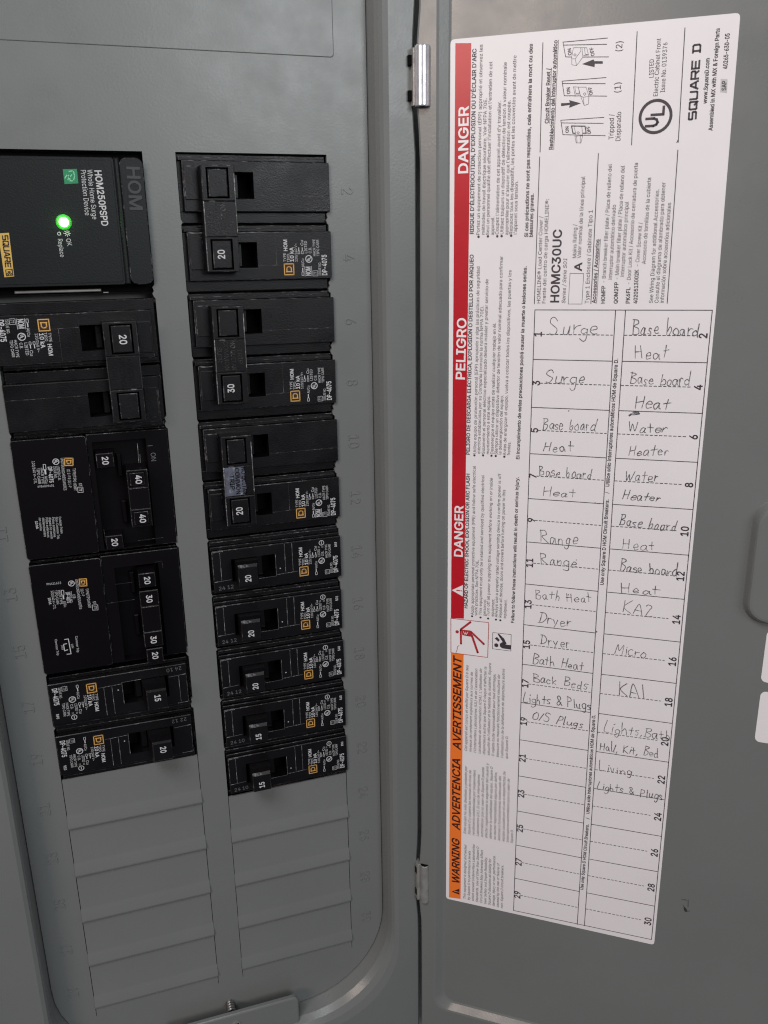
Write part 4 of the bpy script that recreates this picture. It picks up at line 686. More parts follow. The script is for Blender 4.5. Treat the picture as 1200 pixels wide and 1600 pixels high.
    ('ink', 'Circuit Breaker Reset /', 36.98, 30.55, 36.87, 12.14, 1.4, 'bu'),
    ('ink', 'Restablecimiento del interruptor automático', 38.88, 39.61, 38.94, 3.25, 1.4, 'bu'),
    ('ink', 'Tripped /', 60.55, 37.13, 60.2, 28.64, 1.7, 'r'),
    ('ink', 'Disparado', 63.02, 37.87, 62.69, 27.99, 1.7, 'r'),
    ('ink', '(1)', 62.04, 22.06, 61.91, 18.14, 2.2, 'r'),
    ('ink', '(2)', 61.62, 8.9, 61.68, 5.1, 2.2, 'r'),
    ('ink', 'LISTED', 72.98, 17.83, 72.65, 11.8, 1.5, 'r'),
    ('ink', 'Electric Cabinet Front', 74.83, 23.9, 74.52, 5.56, 1.5, 'r'),
    ('ink', 'Issue No. 0139376', 77.12, 22.74, 76.78, 6.9, 1.5, 'r'),
    ('ink', 'www.SquareD.com', 91.38, 27.2, 90.96, 12.9, 1.3, 'b'),
    ('ink', 'Assembled in MX with MX & Foreign Parts', 94.03, 35.99, 93.39, 4.0, 1.3, 'b'),
    ('ink', 'SAP', 97.25, 23.47, 97.07, 20.37, 1.4, 'b'),
    ('ink', '40265-630-05', 97.01, 16.79, 96.7, 5.79, 1.4, 'b'),
    ('ink', 'Use only Square D HOM Circuit Breakers.', 67.52, 210.32, 67.34, 172.62, 1.4, 'b'),
    ('ink', '/', 67.19, 170.18, 67.22, 169.68, 1.4, 'b'),
    ('ink', 'Utilice sólo interruptores automáticos HOM de Square D.', 67.14, 167.39, 67.28, 115.67, 1.4, 'b'),
    ('ink', 'Use only Square D HOM Circuit Breakers.', 67.54, 366.43, 68.08, 329.28, 1.4, 'b'),
    ('ink', '/', 68.07, 326.49, 68.03, 325.8, 1.4, 'b'),
    ('ink', 'Utilice sólo interruptores automáticos HOM de Square D.', 67.99, 323.72, 67.73, 272.05, 1.4, 'b'),
    ('diag0', 'ON', 44.48, 34.07, 44.24, 31.8, 1.15, 'b'),
    ('diag0', 'OFF', 52.48, 34.83, 51.81, 32.1, 1.15, 'b'),
    ('diag1', 'ON', 44.35, 21.1, 44.06, 18.81, 1.15, 'b'),
    ('diag1', 'OFF', 52.38, 21.86, 51.72, 19.16, 1.15, 'b'),
    ('diag2', 'ON', 44.18, 8.44, 43.81, 6.15, 1.15, 'b'),
    ('diag2', 'OFF', 52.28, 9.22, 51.5, 6.41, 1.15, 'b'),
]
BULLETS = [
    (11.38, 70.21),
    (15.12, 70.14),
    (18.81, 70.2),
    (20.52, 70.14),
    (24.24, 70.07),
    (11.25, 158.07),
    (14.96, 157.84),
    (18.56, 157.78),
    (20.36, 157.81),
    (23.98, 157.89),
    (11.46, 232.12),
    (15.29, 232.25),
    (18.75, 232.27),
    (22.3, 232.36),
    (24.26, 232.45),
]
LABEL_LINES = [
    ('ink', 0.3, [(34.45, 97.59), (99.77, 97.25), (100.12, 386.12), (34.92, 387.31), (34.45, 97.59)]),
    ('ink', 0.3, [(65.18, 97.5), (65.85, 387.01)]),
    ('ink', 0.3, [(68.84, 97.47), (69.23, 386.81)]),
    ('ink', 0.3, [(34.48, 116.9), (65.22, 116.8)]),
    ('ink', 0.3, [(68.87, 116.76), (99.79, 116.51)]),
    ('ink', 0.3, [(34.51, 136.22), (65.27, 136.1)]),
    ('ink', 0.3, [(68.89, 136.05), (99.82, 135.77)]),
    ('ink', 0.3, [(34.54, 155.53), (65.31, 155.4)]),
    ('ink', 0.3, [(68.92, 155.34), (99.84, 155.02)]),
    ('ink', 0.3, [(34.58, 174.85), (65.36, 174.7)]),
    ('ink', 0.3, [(68.94, 174.63), (99.86, 174.28)]),
    ('ink', 0.3, [(34.61, 194.16), (65.4, 194.0)]),
    ('ink', 0.3, [(68.97, 193.92), (99.89, 193.54)]),
    ('ink', 0.3, [(34.64, 213.48), (65.45, 213.3)]),
    ('ink', 0.3, [(69.0, 213.21), (99.91, 212.8)]),
    ('ink', 0.3, [(34.67, 232.79), (65.49, 232.6)]),
    ('ink', 0.3, [(69.02, 232.5), (99.93, 232.06)]),
    ('ink', 0.3, [(34.7, 252.11), (65.54, 251.91)]),
    ('ink', 0.3, [(69.05, 251.78), (99.96, 251.31)]),
    ('ink', 0.3, [(34.73, 271.42), (65.58, 271.21)]),
    ('ink', 0.3, [(69.07, 271.07), (99.98, 270.57)]),
    ('ink', 0.3, [(34.76, 290.74), (65.63, 290.51)]),
    ('ink', 0.3, [(69.1, 290.36), (100.0, 289.83)]),
    ('ink', 0.3, [(34.79, 310.05), (65.67, 309.81)]),
    ('ink', 0.3, [(69.13, 309.65), (100.03, 309.09)]),
    ('ink', 0.3, [(34.83, 329.37), (65.72, 329.11)]),
    ('ink', 0.3, [(69.15, 328.94), (100.05, 328.35)]),
    ('ink', 0.3, [(34.86, 348.68), (65.76, 348.41)]),
    ('ink', 0.3, [(69.18, 348.23), (100.07, 347.6)]),
    ('ink', 0.3, [(34.89, 368.0), (65.81, 367.71)]),
    ('ink', 0.3, [(69.2, 367.52), (100.1, 366.86)]),
    ('dash', 0.3, [(37.67, 106.96), (64.60000000000001, 106.86)]),
    ('dash', 0.3, [(69.05, 106.83), (94.58, 106.59)]),
    ('dash', 0.3, [(37.7, 126.27), (64.65, 126.16)]),
    ('dash', 0.3, [(69.08, 126.11), (94.6, 125.85)]),
    ('dash', 0.3, [(37.730000000000004, 145.59), (64.69000000000001, 145.46)]),
    ('dash', 0.3, [(69.10000000000001, 145.4), (94.63, 145.11)]),
    ('dash', 0.3, [(37.760000000000005, 164.9), (64.74000000000001, 164.76)]),
    ('dash', 0.3, [(69.13000000000001, 164.69), (94.64999999999999, 164.36)]),
    ('dash', 0.3, [(37.790000000000006, 184.22), (64.78, 184.06)]),
    ('dash', 0.3, [(69.16, 183.98), (94.27, 183.62)]),
    ('dash', 0.3, [(37.82, 203.53), (64.82000000000001, 203.36)]),
    ('dash', 0.3, [(69.18, 203.27), (94.3, 202.88)]),
    ('dash', 0.3, [(37.85, 222.85), (64.87, 222.66)]),
    ('dash', 0.3, [(69.21000000000001, 222.56), (94.32, 222.14)]),
    ('dash', 0.3, [(37.88, 242.16), (64.91000000000001, 241.97)]),
    ('dash', 0.3, [(69.23, 241.85), (94.33999999999999, 241.4)]),
    ('dash', 0.3, [(37.92, 261.47), (64.96000000000001, 261.27)]),
    ('dash', 0.3, [(69.26, 261.14), (94.36999999999999, 260.65)]),
    ('dash', 0.3, [(37.95, 280.79), (65.0, 280.57)]),
    ('dash', 0.3, [(69.29, 280.43), (94.38999999999999, 279.91)]),
    ('dash', 0.3, [(37.980000000000004, 300.1), (65.05000000000001, 299.87)]),
    ('dash', 0.3, [(69.31, 299.72), (94.41, 299.17)]),
    ('dash', 0.3, [(38.010000000000005, 319.42), (65.09, 319.17)]),
    ('dash', 0.3, [(69.34, 319.01), (94.44, 318.43)]),
    ('dash', 0.3, [(38.040000000000006, 338.73), (65.14, 338.47)]),
    ('dash', 0.3, [(69.36, 338.3), (94.46, 337.69)]),
    ('dash', 0.3, [(38.07, 358.05), (65.18, 357.77)]),
    ('dash', 0.3, [(69.39, 357.59), (94.47999999999999, 356.94)]),
    ('dash', 0.3, [(38.1, 377.36), (65.23, 377.07)]),
    ('dash', 0.3, [(69.42, 376.88), (94.50999999999999, 376.2)]),
    ('ink', 0.28, [(34.16, 95.22), (34.12, 41.81)]),
    ('ink', 0.28, [(34.21, 40.16), (33.77, 3.73)]),
    ('ink', 0.28, [(55.82, 95.11), (55.49, 41.69)]),
    ('ink', 0.28, [(83.72, 94.81), (83.08, 41.8)]),
    ('ink', 0.28, [(67.02, 39.31), (66.37, 2.86)]),
    ('ink', 0.28, [(82.98, 39.24), (82.13, 3.04)]),
    ('ink', 0.28, [(82.5, 39.35), (82.86, 38.48)]),
    ('ink', 0.15, [(47.28, 95.27), (47.38, 83.81), (52.5, 83.95), (52.45, 95.25), (47.28, 95.27)]),
]
CIRCUIT_NUMBERS = [
    (1, 37.47, 106.96),
    (2, 98.88, 106.59),
    (3, 37.5, 126.27),
    (4, 98.9, 125.85),
    (5, 37.53, 145.59),
    (6, 98.93, 145.11),
    (7, 37.56, 164.9),
    (8, 98.95, 164.36),
    (9, 37.59, 184.22),
    (10, 98.97, 183.62),
    (11, 37.62, 203.53),
    (12, 99.0, 202.88),
    (13, 37.65, 222.85),
    (14, 99.02, 222.14),
    (15, 37.68, 242.16),
    (16, 99.04, 241.4),
    (17, 37.72, 261.47),
    (18, 99.07, 260.65),
    (19, 37.75, 280.79),
    (20, 99.09, 279.91),
    (21, 37.78, 300.1),
    (22, 99.11, 299.17),
    (23, 37.81, 319.42),
    (24, 99.14, 318.43),
    (25, 37.84, 338.73),
    (26, 99.16, 337.69),
    (27, 37.87, 358.05),
    (28, 99.18, 356.94),
    (29, 37.9, 377.36),
    (30, 99.21, 376.2),
]
DIAGRAM_LINES = [
    (0, 0.22, [(56.76, 29.63), (41.35, 29.71), (42.36, 34.62), (57.59, 35.77)]),
    (0, 0.22, [(41.52, 30.61), (56.63, 31.6)]),
    (0, 0.35, [(45.35, 31.87), (50.2, 32.18), (50.72, 34.57), (49.63, 34.51)]),
    (0, 0.35, [(45.35, 31.87), (45.95, 34.32), (46.78, 34.36)]),
    (0, 0.12, [(46.28, 32.16), (46.9, 34.25), (46.69, 35.21), (47.34, 37.68), (49.03, 37.76), (49.53, 35.11), (49.05, 32.31)]),
    (0, 0.12, [(46.83, 35.34), (49.42, 35.35)]),
    (0, 0.12, [(47.35, 35.36), (47.6, 37.69)]),
    (0, 0.12, [(48.7, 35.43), (48.77, 37.75)]),
    (0, 0.12, [(47.34, 34.22), (47.79, 33.86), (48.33, 34.28), (47.83, 34.73), (47.34, 34.22)]),
    (1, 0.22, [(56.72, 16.63), (41.21, 16.73), (42.21, 21.61), (47.99, 22.02)]),
    (1, 0.22, [(51.01, 22.24), (57.34, 22.69)]),
    (1, 0.22, [(41.35, 17.52), (56.54, 18.6)]),
    (1, 0.12, [(45.34, 18.85), (45.98, 21.3), (47.65, 21.41), (47.14, 19.09), (45.34, 18.85)]),
    (1, 0.12, [(45.87, 19.12), (46.35, 21.04), (47.38, 21.11)]),
    (1, 0.12, [(47.14, 19.09), (49.83, 19.27), (51.01, 22.29), (51.03, 24.89), (49.52, 25.27), (48.07, 22.1), (47.61, 20.65), (47.14, 19.09)]),
    (1, 0.12, [(48.07, 22.1), (48.98, 22.51), (50.89, 22.4)]),
    (1, 0.12, [(48.98, 22.51), (49.52, 25.27)]),
    (1, 0.12, [(48.98, 21.45), (49.42, 21.05), (49.95, 21.51), (49.46, 21.95), (48.98, 21.45)]),
    (2, 0.22, [(56.44, 4.04), (40.92, 4.08), (42.12, 8.91), (44.22, 9.12)]),
    (2, 0.22, [(48.15, 9.42), (57.19, 10.06)]),
    (2, 0.22, [(41.14, 5.06), (56.32, 6.0)]),
    (2, 0.12, [(49.38, 6.54), (50.14, 8.94), (48.38, 8.92)]),
    (2, 0.12, [(49.38, 6.54), (44.7, 6.17), (44.22, 9.19), (44.47, 11.64), (46.14, 12.0), (48.16, 9.48), (47.74, 6.46)]),
    (2, 0.12, [(44.24, 9.7), (45.52, 9.79), (46.14, 12.0)]),
    (2, 0.12, [(45.52, 9.79), (47.42, 7.4), (47.24, 6.42)]),
    (2, 0.12, [(48.63, 6.58), (48.99, 8.63), (49.88, 8.74)]),
    (2, 0.12, [(44.89, 8.5), (45.36, 8.12), (45.89, 8.57), (45.4, 8.95), (44.89, 8.5)]),
]
DIAGRAM_ARROWS = [[(41.16, 24.04), (44.32, 24.07), (44.02, 23.15), (48.27, 24.48), (44.14, 25.71), (44.35, 24.77), (41.26, 24.96)], [(55.22, 11.28), (52.27, 11.06), (51.98, 10.47), (48.02, 11.67), (52.45, 12.97), (52.49, 11.89), (55.27, 12.09)]]
SHOCK_BOX = [(1.7, 234.01), (19.1, 233.84), (18.95, 251.04), (1.91, 251.12)]
SHOCK_LIMBS = [(0.95, [(10.71, 234.73), (6.48, 238.76)]), (0.9, [(6.34, 239.42), (6.57, 245.93)]), (0.95, [(11.08, 239.41), (17.05, 244.61)]), (1.0, [(11.55, 241.25), (14.34, 249.15)]), (0.22, [(5.68, 246.86), (4.89, 247.78), (4.81, 249.24), (4.23, 250.62)])]
SHOCK_BODY = [[(6.78, 238.88), (10.77, 238.75), (11.84, 241.21), (10.82, 241.82), (7.11, 241.6)]]
SHOCK_HEAD = (4.71, 240.27)
SHOCK_BOLT = [
    (7.53, 239.64),
    (8.38, 241.05),
    (8.72, 239.89),
    (8.97, 241.12),
    (9.66, 239.67),
    (9.18, 241.25),
    (8.73, 240.36),
    (8.39, 241.52),
]
MANUAL_BOX = [(21.0, 238.44), (29.29, 238.34), (29.39, 246.4), (21.04, 246.43)]
MANUAL_SHAPES = [[(24.31, 243.43), (25.59, 242.46), (26.63, 243.57), (29.36, 243.5), (29.28, 245.65), (25.53, 245.62), (24.41, 244.84)], [(24.99, 241.6), (26.12, 240.66), (27.42, 243.14), (26.35, 243.77)], [(23.18, 238.86), (23.75, 238.63), (26.12, 240.66), (24.99, 241.6)], [(22.02, 241.22), (22.93, 240.31), (24.27, 241.7), (23.57, 242.58)], [(23.63, 239.59), (24.2, 239.13), (25.03, 240.02), (24.53, 240.72)]]
MANUAL_HEAD = (22.74, 244.44)
MARK_CENTRE = (74.57, 30.39)
MARK_LINES = [[(71.55, 30.7), (74.6, 30.75), (75.44, 31.77), (75.28, 32.98), (71.91, 33.04)], [(73.76, 28.04), (77.21, 27.83), (77.58, 30.08)]]
MAKER_LINE = [(88.47, 32.27), (87.95, 8.25)]
SAP_BOX = [(95.21, 19.72), (97.39, 19.99), (97.64, 24.37), (95.43, 23.93)]
ALERT_TRIANGLES = [[(1.99, 220.22), (7.03, 217.17), (7.1, 222.7)], [(3.35, 384.35), (7.32, 381.5), (7.36, 385.08)]]
RED_BAND = [(1.37, 1.25), (7.4, 1.73), (7.71, 233.42), (1.7, 234.01)]
ORANGE_BAND = [(1.91, 251.18), (7.8, 250.75), (8.03, 387.64), (2.05, 388.23)]
SHEET_OUTLINE = [(-0.54, -0.09), (99.48, -0.02), (101.02, 97.09), (101.48, 388.91), (0.47, 389.42)]
HANDWRITING = [
    ('Surge', 40.68, 107.4, 59.7, 106.78, 6.37),
    ('Base board', 72.0, 106.27, 96.43, 106.62, 5.56),
    ('Heat', 73.57, 115.64, 86.26, 115.33, 5.15),
    ('Surge', 39.85, 126.34, 55.43, 126.14, 6.06),
    ('Base board', 72.39, 125.24, 94.87, 125.43, 5.11),
    ('Heat', 74.9, 134.54, 88.13, 134.62, 4.67),
    ('Base board', 39.48, 144.91, 60.64, 144.5, 4.77),
    ('Heat', 40.0, 154.21, 53.0, 153.77, 4.29),
    ('Water', 73.06, 144.19, 87.98, 144.06, 3.97),
    ('Heater', 73.73, 153.88, 89.29, 152.59, 4.17),
    ('Base board', 38.91, 164.49, 60.49, 164.39, 4.23),
    ('Heat', 40.77, 173.28, 54.65, 172.91, 3.93),
    ('Water', 72.83, 164.2, 86.46, 163.91, 4.44),
    ('Heater', 72.59, 172.2, 87.72, 172.04, 3.81),
    ('Range', 40.56, 193.77, 56.75, 193.67, 5.9),
    ('Base board', 72.14, 183.18, 94.68, 183.96, 4.24),
    ('Heat', 74.13, 193.41, 87.43, 192.8, 4.66),
    ('Range', 40.95, 203.48, 56.57, 203.32, 4.65),
    ('Base board', 73.59, 203.33, 96.9, 202.95, 4.96),
    ('Heat', 74.88, 212.83, 90.87, 212.04, 4.07),
    ('Bath Heat', 39.42, 219.72, 63.6, 219.0, 4.32),
    ('Dryer', 41.01, 230.51, 55.85, 231.21, 4.69),
    ('KA2', 75.48, 221.57, 89.18, 222.0, 5.66),
    ('Dryer', 42.34, 241.11, 55.67, 241.15, 5.0),
    ('Micro', 73.92, 241.19, 87.43, 241.47, 5.1),
    ('Bath Heat', 39.33, 250.95, 62.01, 251.04, 4.54),
    ('Back Beds', 40.02, 260.0, 64.22, 260.09, 4.61),
    ('Lights & Plugs', 35.72, 270.82, 66.17, 270.08, 5.02),
    ('KA1', 76.47, 260.05, 89.22, 261.05, 6.01),
    ('O/S Plugs', 40.01, 279.11, 63.21, 279.48, 4.08),
    ('Lights,Bath', 71.9, 279.52, 100.48, 278.65, 4.94),
    ('Hall, Kit, Bed', 70.74, 289.11, 95.94, 288.31, 4.21),
    ('Living', 71.0, 299.41, 85.95, 299.7, 4.28),
    ('Lights & Plugs', 70.54, 309.61, 99.61, 309.27, 4.02),
]
TANDEM_A_TEXT = [
    ('ST', -47.98, 122.09, -47.95, 123.48, 1.1, 'r'),
    ('TYPE/TIPO HOMT', -49.61, 115.89, -50.1, 125.03, 1.1, 'r'),
    ('(1) 2-P & (2) 1-P', -51.64, 116.08, -51.85, 123.52, 1.05, 'r'),
    ('UNITS/UNIDADES/UNITÉS', -53.45, 111.37, -53.84, 124.5, 1.05, 'r'),
    ('LISTED C.B.', -55.28, 114.43, -55.33, 120.24, 1.0, 'r'),
    ('ISSUE NO.', -56.47, 114.47, -56.68, 119.38, 1.0, 'r'),
    ('DP-4075', -58.49, 114.42, -58.64, 120.94, 1.5, 'b'),
    ('Al/Cu', -60.15, 118.02, -60.19, 121.07, 1.0, 'r'),
    ('HACR TYPE', -61.21, 114.6, -61.5, 121.09, 1.0, 'r'),
    ('TIPO CARR', -62.64, 114.61, -62.8, 120.96, 1.0, 'r'),
    ('120/240 V~ CTL', -63.95, 111.62, -64.27, 120.81, 1.0, 'r'),
    ('4984009401', -63.25, 122.42, -57.07, 122.55, 0.85, 'r'),
    ('Outside Poles', -57.04, 135.0, -57.04, 142.08, 0.9, 'r'),
    ('Non-Common Trip', -58.28, 135.01, -58.57, 144.18, 0.9, 'r'),
    ('Polos exteriores', -59.52, 134.87, -59.83, 143.26, 0.9, 'r'),
    ('disparo no común', -60.72, 134.88, -61.04, 143.87, 0.9, 'r'),
    ('Pôles extérieurs', -61.9, 134.75, -62.23, 143.12, 0.9, 'r'),
    ('déclenchement', -63.15, 134.75, -63.43, 142.67, 0.9, 'r'),
    ('non-commun', -64.41, 134.61, -64.56, 139.98, 0.9, 'r'),
    ('10 kA', -65.88, 135.78, -65.83, 139.08, 0.9, 'b'),
]
TANDEM_A_MARKS = {'gold': [(-52.14, 111.4), (-48.72, 111.71), (-49.11, 115.01), (-52.53, 114.69)], 'ul': (-55.33, 112.7), 'rect': [[(-60.09, 113.41), (-59.23, 113.43), (-59.23, 115.51), (-60.09, 115.48)]], 'bar': [[(-59.94, 115.59), (-59.31, 115.56), (-59.33, 117.38), (-59.96, 117.38)]], 'box': [(-48.6, 123.71), (-46.64, 123.82), (-46.75, 125.97), (-48.69, 125.86)]}
TANDEM_B_TEXT = [
    ('ST', -48.34, 172.71, -48.27, 174.03, 1.1, 'r'),
    ('TYPE/TIPO HOMT', -50.58, 166.64, -50.38, 175.45, 1.1, 'r'),
    ('(2) 2-P', -52.47, 166.52, -52.27, 169.86, 1.05, 'r'),
    ('UNITS/UNIDADES/UNITÉS', -54.06, 162.12, -53.91, 175.37, 1.05, 'r'),
    ('C.B.', -55.81, 168.59, -55.52, 170.59, 1.0, 'r'),
    ('ISSUE NO.', -56.94, 167.08, -57.02, 172.18, 1.0, 'r'),
    ('DP-4075', -58.27, 167.19, -58.26, 171.99, 1.4, 'b'),
    ('Al/Cu', -59.7, 170.87, -59.61, 173.6, 1.0, 'r'),
    ('HACR TYPE', -61.1, 165.88, -60.83, 172.21, 1.0, 'r'),
    ('TIPO CARR', -62.38, 165.7, -62.24, 172.0, 1.0, 'r'),
    ('120/240 V~ CTL', -63.79, 165.64, -63.72, 173.88, 1.0, 'r'),
    ('10 kA', -65.24, 168.56, -65.1, 171.57, 1.0, 'b'),
    ('PHA21612', -65.03, 163.18, -59.43, 163.23, 0.9, 'r'),
    ('Common Trip', -56.92, 187.03, -57.04, 194.48, 0.9, 'r'),
    ('Common Trip', -64.93, 187.1, -64.94, 194.53, 0.9, 'r'),
    ('240V', -58.9, 190.27, -58.82, 192.3, 0.8, 'r'),
    ('240V', -62.83, 190.23, -62.75, 192.42, 0.8, 'r'),
]
TANDEM_B_MARKS = {'gold': [(-52.68, 162.01), (-49.49, 162.22), (-49.68, 165.72), (-52.69, 165.53)], 'ul': (-55.63, 163.68), 'rect': [[(-59.83, 166.12), (-58.92, 166.13), (-58.97, 168.28), (-59.83, 168.22)]], 'bar': [[(-59.59, 168.43), (-59.07, 168.45), (-59.13, 170.06), (-59.65, 170.04)]], 'box': [(-48.78, 174.26), (-46.6, 174.41), (-46.69, 176.72), (-48.82, 176.52)], 'br': [[(-61.14, 187.88), (-59.67, 187.81), (-59.42, 194.7), (-61.01, 194.59)], [(-60.58, 189.83), (-61.79, 189.94), (-61.74, 192.9), (-60.51, 192.64)]]}
SURGE_TEXT = [('HOM250PSPD', -29.27, 6.75, -28.79, 25.99, 2.3, 'b'), ('Whole Home Surge', -31.76, 6.63, -31.77, 23.64, 1.75, 'r'), ('Protection Device', -33.95, 6.66, -34.2, 22.24, 1.75, 'r'), ('OK', -41.77, 30.19, -41.51, 32.79, 1.6, 'r'), ('Replace', -44.58, 30.16, -44.45, 36.66, 1.6, 'r')]
SURGE_MARKS = {'hom': ('HOM', -17.91, 5.1, -18.22, 20.73, 5.6, 'r'), 'green': [(-40.0, 6.63), (-35.2, 6.47), (-35.25, 11.32), (-40.0, 11.61)], 'leaf': [[(-39.61, 9.61), (-38.7, 8.35), (-38.03, 9.09), (-38.66, 10.1)], [(-37.98, 7.35), (-36.53, 7.08), (-36.23, 8.83), (-36.83, 10.48), (-37.95, 10.49), (-38.01, 9.34), (-37.2, 8.49)]], 'gold': [(-64.23, 28.17), (-60.67, 28.0), (-60.95, 43.01), (-64.24, 43.24)], 'sq': (-62.96, 28.94, -63.35, 39.68), 'dbox': [(-63.67, 40.56), (-61.14, 40.3), (-61.16, 42.69), (-63.7, 42.94)], 'led': (-41.8, 24.53), 'star': (-41.09, 28.38), 'o': (-43.86, 28.46)}


PITCH = 25.4
HINGES = (-26.5, 342.0)


def hinge_bow(v):
    return sum(1.3 * math.exp(-((v - c) / 19.0) ** 4) for c in HINGES)


# ================================================================== wall
w = MB()
w.add([(-3000, -1500, -14), (3000, -1500, -14), (3000, 1500, -14), (-3000, 1500, -14)], [(0, 1, 2, 3)], DARKWALL)
wall = w.build('wall', fix=False)
wall.matrix_world = panel_frame()
wall['kind'] = 'structure'

# ================================================================== panel cover
panel = empty('electrical_panel', 'grey steel breaker panel with open door, embossed numbers and blank knockouts at the bottom',
              'electrical panel', panel_frame())


def opening_outline(x0, x1, v0, v1, joints):
    """opening outline with torn stubs where the knockouts were snapped out"""
    pts = [(x0, v0), (x1, v0)]
    rnd = random.Random(int(x1 * 10))
    for j in joints:
        pts += [(x1, j - 3.5), (x1 - 0.55 - rnd.random() * 0.3, j - 2.6), (x1 - 0.35, j - 1.2), (x1 - 1.0, j - 0.2),
                (x1 - 0.4 - rnd.random() * 0.4, j + 1.1), (x1, j + 1.6)]
    pts += [(x1, v1), (x0, v1)]
    for j in reversed(joints):
        pts += [(x0, j + 1.2), (x0 + 0.45 + rnd.random() * 0.3, j + 0.3), (x0 + 0.2, j - 0.5), (x0, j - 1.0)]
    return pts


LEFT = (-70.6, -11.9)
RIGHT = (0.0, 57.8)
plate_bm = bmesh.new()
outer = [(x, v) for x, v, _ in ring(-88.2, 74.8, -165, 412.6, 47.5, 0, 10)]
loops = [outer,
         opening_outline(LEFT[0], LEFT[1], 0, 15 * PITCH + 0.6, [50.8, 101.6, 152.4, 203.2, 228.6]),
         opening_outline(RIGHT[0], RIGHT[1], 0, 15 * PITCH + 0.6, [24.5, 50.8, 76, 101.6, 127, 152.4, 177.8, 203.2, 228.6, 254])]
edges = []
loopverts = []
for lp in loops:
    vs = [plate_bm.verts.new((x / 1000, -v / 1000, 0)) for x, v in lp]
    loopverts.append(vs)
    for i in range(len(vs)):
        edges.append(plate_bm.edges.new((vs[i], vs[(i + 1) % len(vs)])))
bmesh.ops.triangle_fill(plate_bm, use_beauty=True, use_dissolve=False, edges=edges)
for vs in loopverts[1:]:
    lo = [plate_bm.verts.new((v.co.x, v.co.y, -0.0015)) for v in vs]
    for i in range(len(vs)):
        j = (i + 1) % len(vs)
        plate_bm.faces.new((vs[i], vs[j], lo[j], lo[i]))
pm = bpy.data.meshes.new('front_plate')
plate_bm.to_mesh(pm)
plate_bm.free()
pm.materials.append(ENAMEL)
fp = bpy.data.objects.new('front_plate', pm)
COL.objects.link(fp)
fp.parent = panel

# scored blank for the main breaker, standing a hair proud
b = MB()
R_ = lambda d, h: ring(-74 + d, 61.9 - d, -165, -34.2 - d, 1.2, h, 4)
b.loft([R_(0, 0.02), R_(0.12, 0.22), R_(0.3, 0.26)], ENAMEL, ENAMEL)
b.build('main_breaker_knockout', panel, smooth=40)

# knockouts left in place, each stepping up towards its lower lip
def knockout(x0, x1, i):
    b = MB()
    a, c = i * PITCH + 0.75, (i + 1) * PITCH + 0.35
    xs = (x0 + 0.08, x1 - 0.08)
    prof = [(a, -1.0), (a, -0.25), (a + 17.6, -0.2), (a + 18.6, -0.05), (c - 1.2, 0.95), (c - 0.35, 1.0), (c, 0.75), (c + 0.02, -1.0)]
    vs = []
    for v, h in prof:
        g = 0.2 if v < a + 18 else 0.0
        vs += [(xs[0] + g, v, h), (xs[1] - g, v, h)]
    fs = [(2 * k, 2 * k + 1, 2 * k + 3, 2 * k + 2) for k in range(len(prof) - 1)]
    fs += [tuple(2 * k for k in range(len(prof))), tuple(2 * k + 1 for k in range(len(prof)))]
    b.add(vs, fs, ENAMEL)
    return b.build('knockout_plate', panel, smooth=50)


for i in range(10, 15):
    knockout(LEFT[0], LEFT[1], i)
for i in range(11, 15):
    knockout(RIGHT[0], RIGHT[1], i)

# slits that run on a little below the last knockouts
for x in (LEFT[0] + 0.2, LEFT[1] - 0.2, RIGHT[0] + 0.2, RIGHT[1] - 0.2):
    b = MB()
    b.poly([(x - .14, 381.8), (x + .14, 381.8), (x + .1, 386.5), (x - .1, 386.5)], 0.01, VOID)
    b.build('cut_slit', panel, fix=False)

# embossed circuit numbers, reading sideways
for i in range(15):
    for side in (0, 1):
        n = 2 * i + 1 + side
        s = str(n)
        w_ = 3.4 * len(s) if n != 1 else 2.4
        c = (i + 0.52) * PITCH
        b = MB()
        if side:
            b.text(s, 63.4, c - w_ / 2, 63.4, c + w_ / 2, 4.6, 'r', 0.30, ENAMEL, 0.4)
        else:
            b.text(s, -76.9, c + w_ / 2, -76.9, c - w_ / 2, 4.6, 'r', 0.30, ENAMEL, 0.4)
        b.build('embossed_number', panel)

# trim frame around the plate: wall, rolled edge, flat face, outer side
b = MB()
SIDE = 60


def bow(x, v, h):
    if x > 80:
        x -= hinge_bow(v)
    return (x, v, h)


rings = [ring(-88.4, 75.0, -165.2, 412.8, 48, -2.5, 10, SIDE),
         ring(-88.5, 75.2, -165.4, 413.4, 48, 0.6, 10, SIDE),
         ring(-88.8, 75.9, -165.8, 414.6, 47.2, 6.8, 10, SIDE),
         ring(-89.1, 76.7, -166.4, 416.6, 46, 9.6, 10, SIDE),
         ring(-89.8, 77.8, -167.4, 419.4, 44.6, 11.2, 10, SIDE),
         ring(-91.4, 79.8, -169.0, 423.0, 43, 12.0, 10, SIDE),
         ring(-123.5, 90.1, -205.0, 452.0, 1.2, 12.0, 10, SIDE, bow),
         ring(-124.4, 90.7, -206.0, 453.0, 1.0, 11.6, 10, SIDE, bow),
         ring(-124.8, 91.0, -206.4, 453.4, 0.8, 10.6, 10, SIDE, bow),
         ring(-124.8, 91.0, -206.4, 453.4, 0.8, -13.5, 10, SIDE, bow)]
b.loft(rings, ENAMEL)
b.build('trim_frame', panel, smooth=35)

# lug at the bottom of the trim that carries the cover screw
b = MB()
R_ = lambda d, h: ring(-38.5 + d, 26.2 - d, 399.4 + d, 420, 3.2, h, 5)
b.loft([R_(0, 6.6), R_(0, 8.2), R_(0.3, 8.7), R_(0.9, 8.9)], ENAMEL, ENAMEL, floor=ENAMEL)
b.build('screw_lug', panel, smooth=40)

